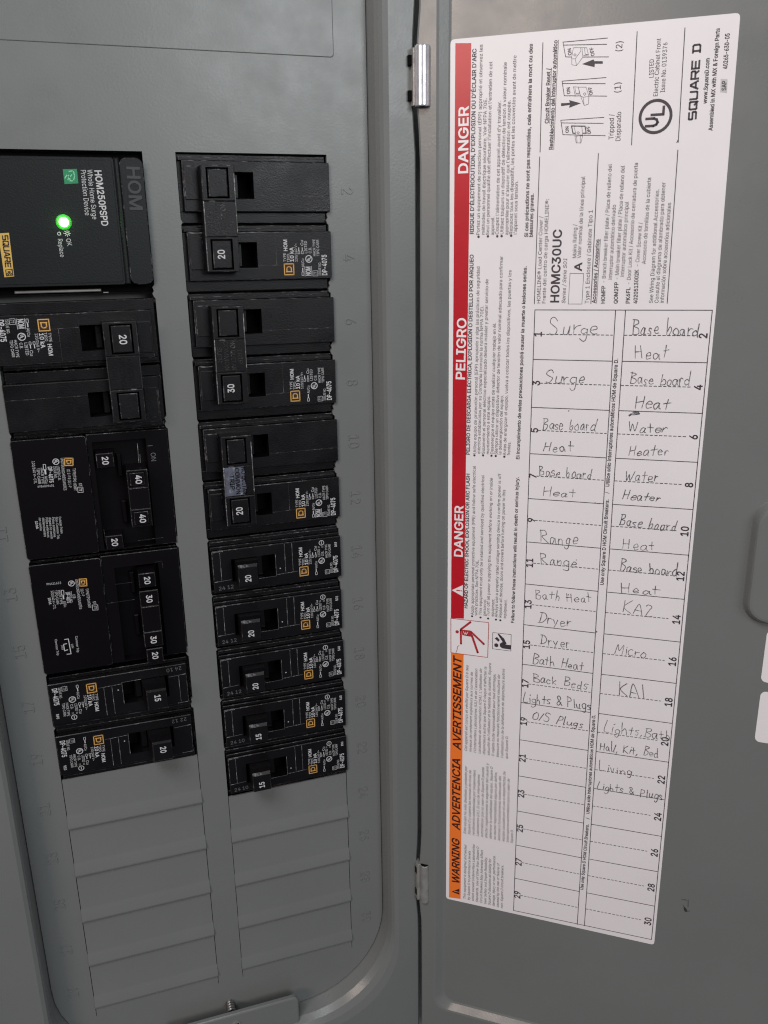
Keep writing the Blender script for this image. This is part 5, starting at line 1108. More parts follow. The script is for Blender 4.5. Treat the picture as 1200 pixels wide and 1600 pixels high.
# ------------------------------------------------------------------ cover screw
# the shank shows between plate and lug, the head sits in a notch of the lug
sc = empty('cover_screw', 'steel cover screw behind the lug at the bottom edge of the panel', 'screw', panel_frame(-7.4, 400.5))
b = MB()
for k in range(6):
    h = -2.6 + k * 1.5
    C = lambda rr, hh: [(rr * math.cos(2 * math.pi * i / 20), rr * math.sin(2 * math.pi * i / 20), hh) for i in range(20)]
    b.loft([C(1.9, h), C(2.3, h + 0.4), C(2.3, h + 0.6), C(1.9, h + 1.2)], DARKSTEEL)
b.build('threaded_shank', sc, smooth=40)
b = MB()
b.cyl(1.4, 5.6, 8.95, 9.3, 2.3, DULLSTEEL, 20)
b.build('screw_head', sc, smooth=40)
b = MB()
b.block(-0.2, 3.0, 4.4, 8.0, 9.25, 9.4, VOID)
b.build('slot', sc)

# ------------------------------------------------------------------ door (part of the panel)
door = bpy.data.objects.new('door', None)
door.empty_display_size = 0.01
COL.objects.link(door)
door.parent = panel
door.matrix_world = door_frame()


def dbow(x, v, h):
    if x < 6:
        x -= hinge_bow(v)
    return (x, v, h)


DW = 196
b = MB()
rings = [ring(1.6, DW, -200, 452, 1.0, -8.5, 6, SIDE, dbow),
         ring(0.9, DW, -200, 452, 1.0, -7.0, 6, SIDE, dbow),
         ring(0.9, DW, -200, 452, 1.0, 2.2, 6, SIDE, dbow),
         ring(1.15, DW - .3, -199.7, 451.7, 1.0, 2.8, 6, SIDE, dbow),
         ring(1.8, DW - 1, -199, 451, 1.0, 3.0, 6, SIDE, dbow),
         ring(7.6, DW - 7, -193, 421.2, 7.2, 3.0, 6, SIDE),
         ring(8.6, DW - 8, -192, 420.2, 7.0, 2.7, 6, SIDE),
         ring(11.6, DW - 11, -189, 417.3, 6.4, 0.4, 6, SIDE),
         ring(12.6, DW - 12, -188, 416.3, 6.0, 0.0, 6, SIDE)]
b.loft(rings, ENAMEL, ENAMEL)
b.build('door_sheet', door, smooth=35)
b = MB()
rings = [ring(134.5, 185, 129.5, 181.4, 9, -0.1, 8, 6), ring(134.9, 185, 129.9, 181.0, 8.8, 0.35, 8, 6),
         ring(136.3, 184, 131.4, 179.6, 7.8, 3.1, 8, 6), ring(136.9, 183.4, 132.0, 179.0, 7.2, 3.7, 8, 6),
         ring(137.8, 182.5, 132.9, 178.1, 6.4, 3.9, 8, 6)]
b.loft(rings, ENAMEL, ENAMEL)
b.build('latch_pocket', door, smooth=45)
# dark scuffs on the door paint below the directory
b = MB()
for pts in ([(124.2, 322.0), (125.5, 321.6), (126.3, 322.0)], [(125.1, 325.0), (126.0, 327.2), (126.8, 327.6), (128.0, 327.4)], [(127.0, 321.4), (127.2, 325.2)]):
    b.line(pts, 0.5, 0.03, material('dark_scuff', (0.10, 0.095, 0.095), 0.6))
b.poly([(125.6, 325.4), (126.7, 326.6), (127.2, 328.0), (126.2, 328.3), (125.4, 327.0)], 0.05, material('dark_scuff_core', (0.035, 0.033, 0.033), 0.6))
b.build('paint_scuff', door)

# hinge knuckles sit on the seam
for top, ln_, rr in ((-36.6, 20.8, 2.9), (330.5, 22.5, 2.2)):
    b = MB()
    n = 24
    cx, ch = (91.7, 16.2) if top < 0 else (92.5, 16.0)
    def C(v, r):
        return [(cx + r * math.cos(2 * math.pi * i / n), v, ch + r * math.sin(2 * math.pi * i / n)) for i in range(n)]
    b.loft([C(top, 1.2), C(top, rr * 0.93), C(top + 0.35, rr), C(top + ln_ - 0.35, rr), C(top + ln_, rr * 0.93), C(top + ln_, 1.2)],
           [VOID, ZINC, ZINC, ZINC, ZINC] if rr > 2.5 else [VOID, DULLSTEEL, DULLSTEEL, DULLSTEEL, DULLSTEEL], VOID, floor=VOID)
    # rolled seam along the knuckle and the leaf behind it
    b.block(cx - rr - (0.3 if rr > 2.5 else 1.3), cx - rr + 0.8, top + 0.5, top + ln_ - 0.5, 9.5, 15.0, DULLSTEEL, bev=0.2)
    for k in (0.22, 0.8):
        b.block(cx - rr - 1.5, cx - rr - 0.4, top + ln_ * k - 1.8, top + ln_ * k + 1.8, 10.2, 14.2, VOID, bev=0.5)
    o = b.build('hinge_knuckle', panel, smooth=35)

# ================================================================== directory label
lab = empty('directory_label', 'large white circuit directory sticker with red danger band and pencilled circuit names on the door',
            'label', door_frame(12.8, -38.3))
b = MB()


def rounded(pts, r, n=4):
    out = []
    k = len(pts)
    for i in range(k):
        p0, p, p1 = Vector(pts[i - 1]), Vector(pts[i]), Vector(pts[(i + 1) % k])
        a, c = (p0 - p).normalized(), (p1 - p).normalized()
        if abs(a.dot(c)) > 0.9:
            out.append(tuple(p))
            continue
        for j in range(n + 1):
            t = j / n
            q = (p + a * r) * (1 - t) ** 2 + p * 2 * t * (1 - t) + (p + c * r) * t ** 2
            out.append(tuple(q))
    return out


SO = rounded(SHEET_OUTLINE, 1.6)
b.loft([[(x, v, 0.03) for x, v in SO], [(x, v, 0.18) for x, v in SO]], PAPER, PAPER)
b.build('paper_sheet', lab)
b = MB()
b.poly(RED_BAND, 0.22, RED)
b.build('danger_band', lab, fix=False)
b = MB()
b.poly(ORANGE_BAND, 0.22, ORANGE)
b.build('warning_band', lab, fix=False)

groups = {}
for g, s, x0, v0, x1, v1, cap, st in LABEL_TEXT:
    groups.setdefault(g, []).append((s, x0, v0, x1, v1, cap, st))
for g, nm, m, back, band in (('white', 'danger_heading', WHITEINK, RED, 0), ('black', 'warning_heading', BROWNINK, ORANGE, 1)):
    for a in groups[g]:
        b = MB()
        b.text(*a, 0.30, m)
        b.build(nm, lab, fix=False)
    b = MB()
    t0 = ALERT_TRIANGLES[band]
    b.poly(t0, 0.30, m)
    cx = sum(p[0] for p in t0) / 3
    cv = sum(p[1] for p in t0) / 3
    b.line([(cx - 1.1, cv), (cx + 0.4, cv)], 0.5, 0.34, back)
    b.disc((cx + 1.05, cv), 0.28, 0.34, back, 8)
    b.build('alert_symbol', lab, fix=False)

b = MB()
for a in groups['ink']:
    bold = 'b' in a[6]
    b.text(*a, 0.26, INK if (bold or a[5] > 1.6) else FINEINK)
for p in BULLETS:
    b.disc((p[0], p[1] - 0.4), 0.48, 0.26, INK, 10)
b.poly(SAP_BOX, 0.21, GREYTINT)
b.build('printed_text', lab, fix=False)

b = MB()
for k, w_, pts in LABEL_LINES:
    if k == 'dash':
        b.dash(pts[0], pts[1], w_, 0.25, INK)
    else:
        b.line(pts, w_, 0.25, INK)
b.build('circuit_table', lab, fix=False)
for n, x, v in CIRCUIT_NUMBERS:
    b = MB()
    s = str(n)
    w_ = 2.25 * len(s)
    b.text(s, x, v + w_ / 2, x, v - w_ / 2, 2.9, 'b', 0.27, INK)
    b.build('circuit_number', lab, fix=False)

b = MB()
b.line(SHOCK_BOX + [SHOCK_BOX[0]], 0.26, 0.33, DARKRED)
b.poly(SHOCK_BOX, 0.28, WHITEINK)
for w_, pts in SHOCK_LIMBS:
    b.line(pts, w_, 0.36, DARKRED)
    if w_ > 0.5:
        for p in pts:
            b.disc(p, w_ / 2, 0.36, DARKRED, 10)
for p in SHOCK_BODY:
    b.poly(p, 0.38, DARKRED)
b.disc(SHOCK_HEAD, 0.78, 0.36, DARKRED, 16)
b.line(SHOCK_BOLT[:5], 0.22, 0.41, WHITEINK)
b.build('shock_pictogram', lab, fix=False)
b = MB()
b.frame(MANUAL_BOX, 0.2, 0.26, INK)
for p in MANUAL_SHAPES:
    b.poly(p, 0.27, INK)
b.disc(MANUAL_HEAD, 0.95, 0.27, INK, 16)
b.build('manual_pictogram', lab, fix=False)
for k in range(3):
    b = MB()
    for kk, w_, pts in DIAGRAM_LINES:
        if kk == k:
            b.line(pts, w_, 0.25, INK if w_ > 0.2 else FINEINK)
    for a in groups['diag%d' % k]:
        b.text(*a, 0.26, INK)
    if k:
        b.poly(DIAGRAM_ARROWS[k - 1], 0.26, INK)
    b.build('breaker_diagram', lab, fix=False)
b = MB()
b.annulus(MARK_CENTRE, 4.75, 5.75, 0.26, INK)
MX, MV = MARK_CENTRE
ux = lambda pts: [(MX + x, MV + y) for x, y in pts]
b.line(ux([(-3.1, 3.0), (-0.5, 3.0), (0.5, 2.6), (0.9, 1.9), (0.5, 1.0), (-0.5, 0.6), (-3.1, 0.6)]), 0.85, 0.26, INK)
b.line(ux([(-1.4, -0.6), (2.6, -0.6), (2.6, -3.1)]), 0.85, 0.27, INK)
b.build('certification_mark', lab, fix=False)

# wide square maker lettering: strokes on a 4 x 4 grid, drawn along the baseline
SQL = {
    'S': [[(3.6, 4), (.3, 4), (0, 3.7), (0, 2.3), (.3, 2), (3.7, 2), (4, 1.7), (4, .3), (3.7, 0), (.2, 0)]],
    'Q': [[(.4, 4), (3.6, 4), (4, 3.6), (4, .4), (3.6, 0), (.4, 0), (0, .4), (0, 3.6), (.4, 4)], [(2.4, 1.2), (4.1, -.5)]],
    'U': [[(0, 4), (0, .4), (.4, 0), (3.6, 0), (4, .4), (4, 4)]],
    'A': [[(0, 0), (1.8, 4), (2.4, 4), (4.2, 0)], [(.8, 1.2), (3.4, 1.2)]],
    'R': [[(0, 0), (0, 4), (3.6, 4), (4, 3.6), (4, 2.1), (3.6, 1.8), (0, 1.8)], [(2.6, 1.8), (4, 0)]],
    'E': [[(4, 4), (0, 4), (0, 0), (4, 0)], [(0, 2), (3.6, 2)]],
    'D': [[(.8, 0), (.8, 4)], [(0, 4), (3.4, 4), (4, 3.4), (4, .6), (3.4, 0), (0, 0)]],
    ' ': []}


def square_text(b, s, x0, v0, x1, v1, cap, w_, h, m):
    L = math.hypot(x1 - x0, v1 - v0)
    dx, dv = (x1 - x0) / L, (v1 - v0) / L
    ux_, uv_ = dv, -dx
    adv = [3.0 if c == ' ' else 5.5 for c in s]
    k = L / (sum(adv) - 1.5)
    pen = 0
    for c, a in zip(s, adv):
        for st in SQL[c]:
            b.line([(x0 + dx * (pen + p) * k + ux_ * q * cap / 4, v0 + dv * (pen + p) * k + uv_ * q * cap / 4) for p, q in st], w_, h, m)
        pen += a
    return b


b = MB()
(x0, v0), (x1, v1) = MAKER_LINE
square_text(b, 'SQUARE D', x0 - 0.3, v0 - 0.3, x1 - 0.3, v1 + 0.3, 2.3, 0.62, 0.26, INK)
b.build('maker_name', lab, fix=False)

# pencil handwriting ---------------------------------------------------
HWF = {
    'S': (.55, [[(.5, .86), (.38, 1), (.16, .95), (.08, .74), (.28, .56), (.42, .36), (.34, .08), (.15, 0), (0, .14)]]),
    'B': (.52, [[(.05, 0), (.05, 1)], [(0, .98), (.32, .96), (.4, .76), (.08, .55), (.42, .42), (.43, .14), (.25, 0), (0, .03)]]),
    'H': (.55, [[(.03, .98), (.03, 0)], [(.42, 1), (.42, .02)], [(.03, .48), (.44, .55)]]),
    'W': (.72, [[(0, 1), (.14, .02), (.3, .72), (.44, .02), (.64, .98)]]),
    'R': (.56, [[(.05, 0), (.05, 1)], [(0, .96), (.33, .96), (.4, .68), (.08, .5), (.5, 0)]]),
    'D': (.55, [[(.05, 0), (.07, 1)], [(0, 1), (.3, .88), (.46, .5), (.3, .1), (0, 0)]]),
    'K': (.55, [[(.05, 0), (.05, 1)], [(.42, 1), (.07, .45), (.46, 0)]]),
    'A': (.6, [[(0, 0), (.28, 1), (.5, 0)], [(.1, .36), (.44, .36)]]),
    'M': (.66, [[(0, 0), (.06, 1), (.28, .4), (.5, 1), (.56, 0)]]),
    'L': (.5, [[(.1, 1), (.03, .03), (.4, .0)]]),
    'P': (.5, [[(.05, 0), (.06, 1)], [(.02, .98), (.34, .92), (.38, .6), (.08, .48)]]),
    'O': (.5, [[(.25, .95), (.04, .6), (.12, .05), (.36, .1), (.42, .7), (.25, .95)]]),
    '2': (.5, [[(.04, .8), (.2, 1), (.38, .85), (.3, .5), (.02, .02), (.44, .04)]]),
    '1': (.25, [[(.1, 1), (.08, 0)]]),
    '/': (.35, [[(.3, 1), (.02, -.05)]]),
    ',': (.22, [[(.1, .08), (.02, -.2)]]),
    '&': (.6, [[(.5, .1), (.12, .72), (.24, .9), (.36, .7), (.06, .3), (.2, .08), (.48, .45)]]),
    'a': (.46, [[(.34, .4), (.2, .5), (.05, .34), (.06, .06), (.22, .02), (.34, .42)], [(.34, .42), (.36, .08), (.44, .02)]]),
    'b': (.44, [[(.04, .98), (.05, 0)], [(.05, .26), (.22, .46), (.36, .3), (.28, .02), (.05, .03)]]),
    'c': (.4, [[(.32, .42), (.16, .5), (.02, .26), (.12, .02), (.34, .06)]]),
    'd': (.48, [[(.33, .38), (.16, .48), (.02, .24), (.12, .01), (.33, .12)], [(.36, 1), (.34, .1), (.42, 0)]]),
    'e': (.42, [[(.05, .24), (.33, .3), (.26, .48), (.1, .44), (.03, .2), (.14, .01), (.36, .08)]]),
    'g': (.44, [[(.34, .42), (.16, .5), (.03, .28), (.12, .06), (.32, .16)], [(.35, .46), (.33, -.22), (.16, -.38), (.02, -.26)]]),
    'h': (.42, [[(.04, .98), (.03, 0)], [(.03, .26), (.18, .46), (.3, .34), (.33, 0)]]),
    'i': (.2, [[(.07, .48), (.08, 0)], [(.08, .7), (.1, .72)]]),
    'k': (.42, [[(.05, .98), (.04, 0)], [(.32, .5), (.06, .22), (.36, 0)]]),
    'l': (.2, [[(.08, .98), (.06, .06), (.14, 0)]]),
    'n': (.42, [[(.03, .48), (.04, 0)], [(.04, .26), (.18, .46), (.31, .36), (.34, 0)]]),
    'o': (.42, [[(.18, .5), (.02, .28), (.1, .02), (.3, .06), (.34, .36), (.18, .5)]]),
    'r': (.36, [[(.03, .48), (.04, 0)], [(.04, .26), (.16, .46), (.32, .44)]]),
    's': (.38, [[(.3, .44), (.14, .5), (.05, .36), (.27, .2), (.24, .02), (.02, .05)]]),
    't': (.42, [[(.17, .86), (.18, .04)], [(0, .5), (.38, .53)]]),
    'u': (.46, [[(.02, .48), (.05, .1), (.18, 0), (.32, .14), (.36, .48)], [(.36, .48), (.36, .08), (.44, .02)]]),
    'v': (.38, [[(.02, .48), (.15, 0), (.32, .48)]]),
    'y': (.42, [[(.03, .48), (.18, .04)], [(.36, .5), (.05, -.36)]]),
    ' ': (.4, [])}


def smooth_path(pts, n=4):
    out = []
    for i in range(len(pts) - 1):
        p0 = pts[max(i - 1, 0)]
        p1, p2 = pts[i], pts[i + 1]
        p3 = pts[min(i + 2, len(pts) - 1)]
        for j in range(n):
            t = j / n
            out.append(tuple(0.5 * ((2 * p1[k]) + (p2[k] - p0[k]) * t + (2 * p0[k] - 5 * p1[k] + 4 * p2[k] - p3[k]) * t * t + (3 * p1[k] - p0[k] - 3 * p2[k] + p3[k]) * t ** 3) for k in (0, 1)))
    out.append(pts[-1])
    return out


rnd = random.Random(3)
for s, x0, v0, x1, v1, hgt in HANDWRITING:
    b = MB()
    L = math.hypot(x1 - x0, v1 - v0)
    dx, dv = (x1 - x0) / L, (v1 - v0) / L
    gap = 0.07
    k = L / sum(HWF[c][0] + gap for c in s)
    pen = 0
    level = 0.27
    slant = rnd.uniform(0.0, 0.12)
    drift = rnd.uniform(-.05, .05)
    press = rnd.uniform(0.24, 0.33)
    for c in s:
        wd, strokes = HWF[c]
        jb, js, jl = rnd.uniform(-.06, .06) + drift * math.sin(pen * 2), rnd.uniform(.84, 1.16), slant + rnd.uniform(-.13, .13)
        jw = rnd.uniform(.86, 1.12)
        for st in strokes:
            pts = [(p * jw + rnd.uniform(-.045, .045), (q + rnd.uniform(-.05, .05)) * js + jb) for p, q in st]
            pts = smooth_path(pts) if len(pts) > 2 else [pts[0], ((pts[0][0] + pts[1][0]) / 2 + rnd.uniform(-.02, .02), (pts[0][1] + pts[1][1]) / 2), pts[1]]
            P = [(x0 + dx * (pen + p + jl * q) * k, v0 + dv * (pen + p + jl * q) * k - q * hgt) for p, q in pts]
            w0, w1 = press * rnd.uniform(.85, 1.25), press * rnd.uniform(.55, 1.0)
            for i in range(len(P) - 1):
                f = i / max(1, len(P) - 2)
                b.line(P[i:i + 2], w0 + (w1 - w0) * f, level, PENCIL)
                level += 0.0003
        pen += wd + gap
    b.build('handwritten_entry', lab, fix=False)
for x, v, r in ((49.5, 137.0, 0.25), (53.2, 216.4, 0.3), (62.0, 174.4, 0.18), (55.8, 200.2, 0.22), (65.9, 232.0, 0.35)):
    b = MB()
    b.disc((x, v), r, 0.27, PENCIL, 8)
    b.build('pencil_dot', lab, fix=False)
b = MB()
b.line([(73.0, 137.8), (74.6, 136.6), (76.0, 136.2), (76.6, 136.9), (74.4, 137.3)], 0.7, 0.27, PENCIL, 0.001)
b.build('pencil_smudge', lab, fix=False)

# two small blank stickers beside the latch pocket
for (v0, v1, a0), text in (((184.0, 207.2, 145.0), 'small blank white rounded sticker on the door, upper of the two at the right edge'),
                           ((211.4, 235.0, 145.6), 'small blank white rounded sticker on the door, lower of the two at the right edge')):
    e = empty('blank_sticker', text, 'sticker', door_frame(a0, v0), 'small white stickers on the door')
    b = MB()
    b.round_block(0, 40, 0, v1 - v0, 2.2, 0.03, 0.2, PAPER, bev=0.05)
    b.build('paper_sheet', e)

# ================================================================== breakers
G_BRK = 'circuit breakers fitted in the panel'


def maker_square(e, pts):
    """gold square-in-square emblem; pts = corners, text runs from pts[0] side upwards"""
    b = MB()
    p = [Vector(q) for q in pts]
    c = sum(p, Vector((0, 0))) / 4
    b.poly([tuple(q) for q in p], H0_ + 0.02, AMBER)
    k = 0.88
    b.frame([tuple(c + (q - c) * k) for q in p], 0.36, H0_ + 0.05, GOLD)
    ex = (p[1] - p[0]) / 2
    ev = (p[3] - p[0]) / 2
    Q = lambda x, y: tuple(c + ex * x + ev * y)
    b.line([Q(-.42, .42), Q(-.42, -.2), Q(-.2, -.42), Q(.2, -.42), Q(.42, -.2), Q(.42, .42)], 0.4, H0_ + 0.06, GOLD)
    b.line([Q(-.52, .38), Q(.52, .38)], 0.4, H0_ + 0.065, GOLD)
    return b.build('maker_emblem', e, fix=False)


H0_ = 1.5


def ul_mark(b, x, v, h, r=1.45):
    b.annulus((x, v), r * 0.78, r, h, PRINT, 24)
    b.line([(x - .5 * r, v + .45 * r), (x + .1 * r, v + .45 * r), (x + .25 * r, v + .2 * r), (x - .5 * r, v + .05 * r)], 0.26, h, PRINT)
    b.line([(x - .1 * r, v - .15 * r), (x + .45 * r, v - .15 * r), (x + .45 * r, v - .5 * r)], 0.26, h, PRINT)


def print_block(e, o, nom=True, canada=False, code='', listed='LISTED'):
    """white printing at the outer end of a pole; o = v of the pole's slot"""
    o += random.uniform(-0.3, 0.3)
    b = MB()
    h = H0_ + 0.05
    t = lambda s, x, a, c, cap, st='r', m=PRINT: b.text(s, x, o + a, x, o + c, cap, st, h, m)
    t('TYPE', 39.7, 14.6, 11.2, 1.05)
    t('HOM', 40.4, 10.6, 6.1, 1.45, 'b')
    t('TIPO', 41.1, 14.8, 11.5, 1.0)
    t('10 kA', 42.8, 14.7, 9.1, 1.5, 'b')
    t('120/240 V~', 44.3, 14.7, 7.6, 1.0)
    t('Al/Cu', 46.9, 16.7, 13.4, 1.0)
    b.frame([(45.9, o + 19.9), (46.7, o + 19.9), (46.7, o + 18.6), (45.9, o + 18.6)], 0.18, h, PRINT)
    b.line([(46.3, o + 18.5), (46.3, o + 17.1)], 0.38, h, PRINT)
    for x in (45.0, 46.4):
        b.frame([(x - .35, o + 11.6), (x + .35, o + 11.6), (x + .35, o + 10.5), (x - .35, o + 10.5)], 0.16, h, PRINT)
        b.line([(x, o + 10.4), (x, o + 9.3)], 0.32, h, PRINT)
    t('Cu', 46.9, 8.6, 6.3, 1.1)
    ul_mark(b, 48.95, o + 13.6, h)
    if nom:
        t('NOM', 49.5, 20.1, 16.5, 1.95, 'b')
        b.line([(47.15, o + 20.2), (47.15, o + 16.4)], 0.16, h, PRINT)
        b.line([(49.95, o + 20.2), (49.95, o + 16.4)], 0.16, h, PRINT)
    t(listed, 48.4, 11.5, 6.7 if not canada else 8.0, 1.1)
    t('C.B.', 50.1, 11.5, 9.1, 1.1)
    if canada:
        b.annulus((49.2, o + 5.2), 0.95, 1.2, h, PRINT, 20)
        b.line([(49.2, o + 5.8), (49.2, o + 4.6)], 0.25, h, PRINT)
        t('15', 48.2, 7.6, 6.6, .7)
        t('12', 49.9, 7.6, 6.6, .7)
    b.frame([(50.4, o + 20.2), (52.4, o + 20.2), (52.4, o + 18.2), (50.4, o + 18.2)], 0.14, h, PRINT)
    t('77', 52.0, 19.8, 18.6, 1.2)
    t('HACR TYPE', 51.8, 12.6, 6.1, 1.05)
    t('TIPO CARR', 53.3, 12.6, 6.3, 1.05)
    t('ISSUE NO.', 53.8, 20.1, 14.8, 1.05)
    t('DP-4075', 56.3, 20.1, 12.0, 2.0, 'b')
    if code:
        t(code, 56.2, 8.0, 5.6, 1.1, 'b')
    o_ = b.build('printed_marking', e, fix=False)
    maker_square(e, [(38.6, o + 15.1), (42.9, o + 15.1), (42.9, o + 19.8), (38.6, o + 19.8)])
    return o_


def scuffs(e, segs, m=None, w_=0.14, h=None):
    b = MB()
    for s in segs:
        b.line(s, w_, (h or H0_) + 0.04, m or SCRATCH)
    b.build('scuff_line', e, fix=False)


def seat(e, rnd):
    """no two breakers sit quite alike"""
    e.matrix_world = e.matrix_world @ Matrix.Translation((rnd.uniform(-.25, .1) / 1000, rnd.uniform(-.25, .25) / 1000, rnd.uniform(-.25, .15) / 1000)) @ Matrix.Rotation(math.radians(rnd.uniform(-.35, .35)), 4, 'Z')


def double_breaker(name, label, slot, flip, rating, style, seed):
    """two poles under one handle tie"""
    rnd = random.Random(seed)
    if flip:
        e = empty(name, label, 'circuit breaker', panel_frame(LEFT[1] - 0.3, (slot + 2) * PITCH + 1.3, 0, True), G_BRK)
    else:
        e = empty(name, label, 'circuit breaker', panel_frame(RIGHT[0] + 0.1, slot * PITCH), G_BRK)
    seat(e, rnd)
    for k in (0, 1):
        o = k * PITCH
        b = MB()
        b.block(0.3, 57.2, o + 0.7, o + 3.05, -9, -1.6, BLACK, EDGE, 0.2)
        b.block(0.3, 57.2, o + 21.15, o + 25.2, -9, -1.6, BLACK, EDGE, 0.2)
        b.block(0.3, 1.85, o + 3.1, o + 21.1, -9, -1.6, BLACK, EDGE, 0.2)
        b.block(0.9, 56.9, o + 1.7, o + 3.0, -1.7, 0.1, BLACK, EDGE, 0.2)
        b.build('case', e)
        b = MB()
        b.holed(1.9, 58.3, o + 3.1, o + 21.1, -9, H0_, (9.2, 28.4, o + 6.9, o + 16.5), -7.5, BLACK, EDGE, 0.22)
        b.block(2.4, 7.6, o + 5.0, o + 17.0, H0_ - 0.1, H0_ + 0.5, BLACK, EDGE, 0.3)
        b.build('pole_face', e)
        # internal cradle seen in the slot
        b = MB()
        b.block(20.6, 23.2, o + 7.2, o + 16.2, -6, -2.6, BLACK, bev=0.4)
        b.build('toggle_cradle', e)
    segs = [[(28.6, 15.4), (57.9, 15.3)], [(31.5, 28.6), (57.9, 28.5)], [(28.6, 41.2), (38.0, 41.0)], [(2.2, 15.4), (7.2, 15.4)],
            [(35.9, 29.0), (35.9, 41.0)]]
    scuffs(e, segs, EDGE)
    scuffs(e, [[(8.1, 17.9), (8.15, 30.2)], [(8.0, 31.0), (8.1, 42.6)], [(19.9, 8.0), (20.0, 29.0)]], SCRATCH if style != 'plain' else EDGE, 0.28, 9.0)
    if style != 'plain':
        scuffs(e, [[(20.9, 28.7), (44.0, 28.6)], [(3.0, 28.9), (7.4, 28.8)]], SCRATCH, 0.22)
    b = MB()
    b.text('OFF', 33.9, 36 + 25.4 - 25.4, 33.9, 31.2, 1.9, 'r', H0_ + 0.15, BLACK, 0.2)
    b.text('OFF', 33.4, 12.6, 33.4, 8.6, 1.9, 'r', H0_ + 0.15, BLACK, 0.2)
    b.build('moulded_marking', e)
    # handle tie
    tie = MB()
    T0, T1 = 7.9, 20.2
    body = CHALK if style == 'chalk' else BLACK
    tie.holed(T0, T1, 5.2, 17.7, 1.2, 9.0, (9.6, 17.9, 6.0, 16.8), 6.6, BLACK, EDGE, 0.3)
    tie.block(T0, T1, 17.7, 30.5, 1.2, 8.7, BLACK, EDGE, 0.35)
    tie.holed(T0, T1, 30.5, 43.1, 1.2, 9.0, (9.6, 17.9, 31.2, 42.3), 6.6, BLACK, EDGE, 0.3)
    tie_o = tie.build('handle_tie', e)
    if style == 'chalk':
        b = MB()
        b.poly([(T0 + .4, 18.1), (16.2, 18.0), (16.6, 20.0), (16.2, 23.5), (17.2, 26.5), (16.0, 30.0), (T0 + .4, 30.1)], 8.76, CHALK)
        b.build('chalk_residue', tie_o, fix=False)
    for a, c in ((6.6, 16.2), (31.8, 41.7)):
        b = MB()
        b.block(10.3, 17.2, a, c, 3, 9.25, BLACK, EDGE, 0.3)
        b.build('handle_tip', tie_o)
    b = MB()
    if flip:
        b.text(rating, 14.6, 38.5 - 0.0, 14.6, 34.7, 2.6, 'b', 9.32, PRINT)
    else:
        b.text(rating, 14.6, 38.5, 14.6, 34.9, 2.6, 'b', 9.32, PRINT)
    b.build('ampere_rating', tie_o, fix=False)
    b = MB()
    tm = VOID if style == 'chalk' else (EDGE if style.startswith('rough') else BLACK)
    if style == 'chalk':
        rows = (('TRIP', 10.3, 21.0, 27.4), ('COMMON', 12.6, 18.3, 29.6), ('NO QUITAR', 15.2, 18.2, 29.8))
    elif style.startswith('rough'):
        rows = (('SUPR', 8.9, 20.5, 26.5), ('COMMON', 11.5, 18.1, 29.8), ('NO QUITAR', 14.2, 18.1, 29.8), ('TRIP', 16.8, 21.2, 27.5))
    else:
        rows = (('COMMON', 11.0, 18.6, 29.6), ('NO QUITAR', 14.0, 18.3, 29.9), ('TRIP', 16.8, 21.2, 27.5))
    for s, x, a, c in rows:
        b.text(s, x, a, x, c, 1.8, 'r', 8.95, tm, 0.25)
    b.build('moulded_text', tie_o)
    print_block(e, PITCH, nom=(style != 'rough'))
    return e


